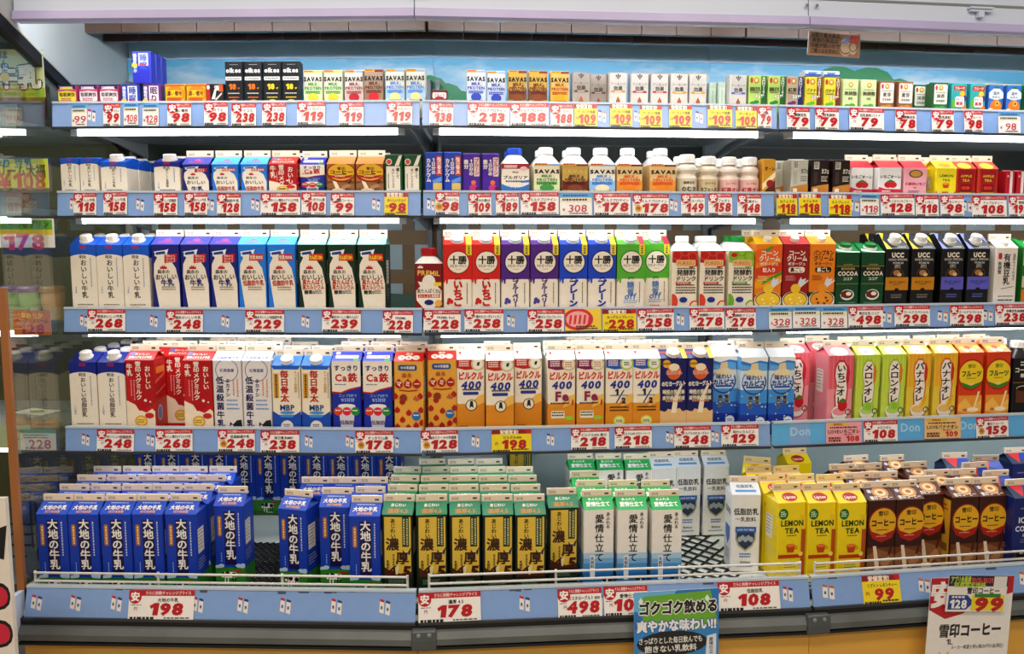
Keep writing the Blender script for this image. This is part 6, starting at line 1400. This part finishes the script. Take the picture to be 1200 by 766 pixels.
def n5(a): a.R(0, 0, 1, 1, 'E6E2DC'); a.R(0, .82, 1, 1, '6AA87A'); a.L(.1, .9, .7, 2, .12, '4A4440', .03); a.T('.228', .5, .3, .36, 'C8341C', .02, sx=1.1, mw=.8)
nsign(24, 66, 503, 527, n5, 'white card reading 228 on the dessert case rail', -.005)
def cup(px, row, lid, body, lab):
    r = .030; X = X_at(px, YF[row]+.07, SURF[row]); t = empty('dessert_cup', (X, YF[row]+.07+r+dY(X), SURF[row]))
    mb = MB(); mb.sm = True; mb.lathe([(.0001, .0005), (r*.72, .001), (r*.95, .075)], 20, body); mb.obj('cup', M_PLAS, t)
    mb = MB(); mb.lathe([(r*1.05, .073), (r*1.07, .083), (r*.9, .088), (.0001, .088)], 20, lid); mb.obj('lid', M_PLAS, t)
    mb = MB(); mb.lathe([(r*.88, .035), (r*.962, .070)], 20, lab); mb.obj('wrap_label', M_CARD, t)
    return t
for i, (px, lid, b, lb, n) in enumerate(((6, '6A4A9A', 'E8E0C8', '8AC07A', 'cream dessert cup with violet lid behind glass, left'), (31, '7A5AA8', 'E9E2CC', '9AD08A', 'cream dessert cup with violet lid behind glass, right'), (57, 'B08A5A', 'E0C49A', 'D8A87A', 'tan pudding cup with brown lid behind glass'))):
    tag(cup(px, 3, lid, b, lb), n, 'cup', 'dessert cups')
def pack(px, row, back, label):
    X = X_at(px, YF[row]+back, SURF[row]); t = empty('bun_pack', (X, YF[row]+back+.05+dY(X), SURF[row]), -.35)
    mb = MB(); mb.prism([(-.05, .001), (.05, .001), (.045, .055), (-.045, .055)], -.075, .075); mb.obj('clear_lid', M_CLEAR, t)
    for k in range(3):
        mb = MB(); mb.sm = True; mb.lathe([(.0001, .004), (.016, .006), (.0215, .018), (.019, .032), (.009, .041), (.0001, .043)], 16, 'C89A52', Matrix.Translation((-.049+.049*k, 0, 0))); mb.obj('bun', M_CARD, t)
    mb = MB(); mb.box(-.05, -.03, .0555, .05, .03, .0565, 'ECE8DC'); a = Art(mb, .1, .06, lambda x, y, l: (x-.05, y-.03, .0565+l)); a.E(.5, .5, .2, .14, '5AA83A'); a.L(.1, .9, .2, 2, .08, '4A4440', .02); mb.obj('label', M_CARD, t)
    tag(t, label, 'food pack')
pack(34, 4, .05, 'clear pack of brown buns with green label behind the end glass')
# wire basket dividers on the neighbouring deck
wb = empty('wire_basket', (loc[0], loc[1], .001), an); tag(wb, 'blue and black wire basket on the dessert case deck', 'basket')
for k in range(7):
    yy = YB+.10+k*.07; mb = MB(); mb.tube([(L-.03, yy, ZD), (L-.03, yy, ZD+.16), (L-.10, yy+.02, ZD+.17), (L-.10, yy+.02, ZD)], .0035, 8, '22305A'); mb.obj('wire_loop', M_PLAS, wb)
for k in range(6):
    mb = MB(); mb.tube([(L-.35, YB+.10+k*.08, ZD+.03), (L-.03, YB+.10+k*.08, ZD+.03)], .003, 8, '1A1A1E'); mb.obj('cross_wire', M_PLAS, wb)
# board standing at the left foreground
def b_art(a):
    a.R(0, 0, 1, 1, 'E9DFD2')
    for y, c in ((.74, 'D02A4A'), (.64, 'D02A4A'), (.54, 'C83A3C')): a.RR(.62, y-.035, .99, y+.04, .1, '1A1614'); a.RR(.68, y-.026, .97, y+.03, .08, c)
    for y in (.40, .30): a.RR(.5, y-.035, .96, y+.05, .1, '1A1614'); a.RR(.56, y-.022, .92, y+.036, .08, 'EDE4D8')
    a.V('特売', .93, .22, .05, '2A2420', .02); a.P([(.55, .88), (1, .93), (.96, .84)], '1A1614'); a.ring(.74, .10, .2, .03, '1A1614')
xs = X_at(9, 1.62, ZC-.6)
mb = MB(); mb.box(-.24, 0, 0, 0, .012, ZC-.52, 'E9DFD2'); b_art(Art(mb, .24, ZC-.52, lambda x, y, l: (x-.24, -l, y)))
t = empty('standing_sign', (xs, 1.62+dY(xs), 0), 0.0); tag(t, 'white standing sign board with black and red drawing at far left', 'sign')
mb.obj('board', M_PAPER, t, (0, 0, .0), (0, 0, 0))
mb = MB(); mb.box(-.26, .0125, 0, -.02, .12, .02, '5A5A58'); mb.obj('foot', M_PLAS, t)
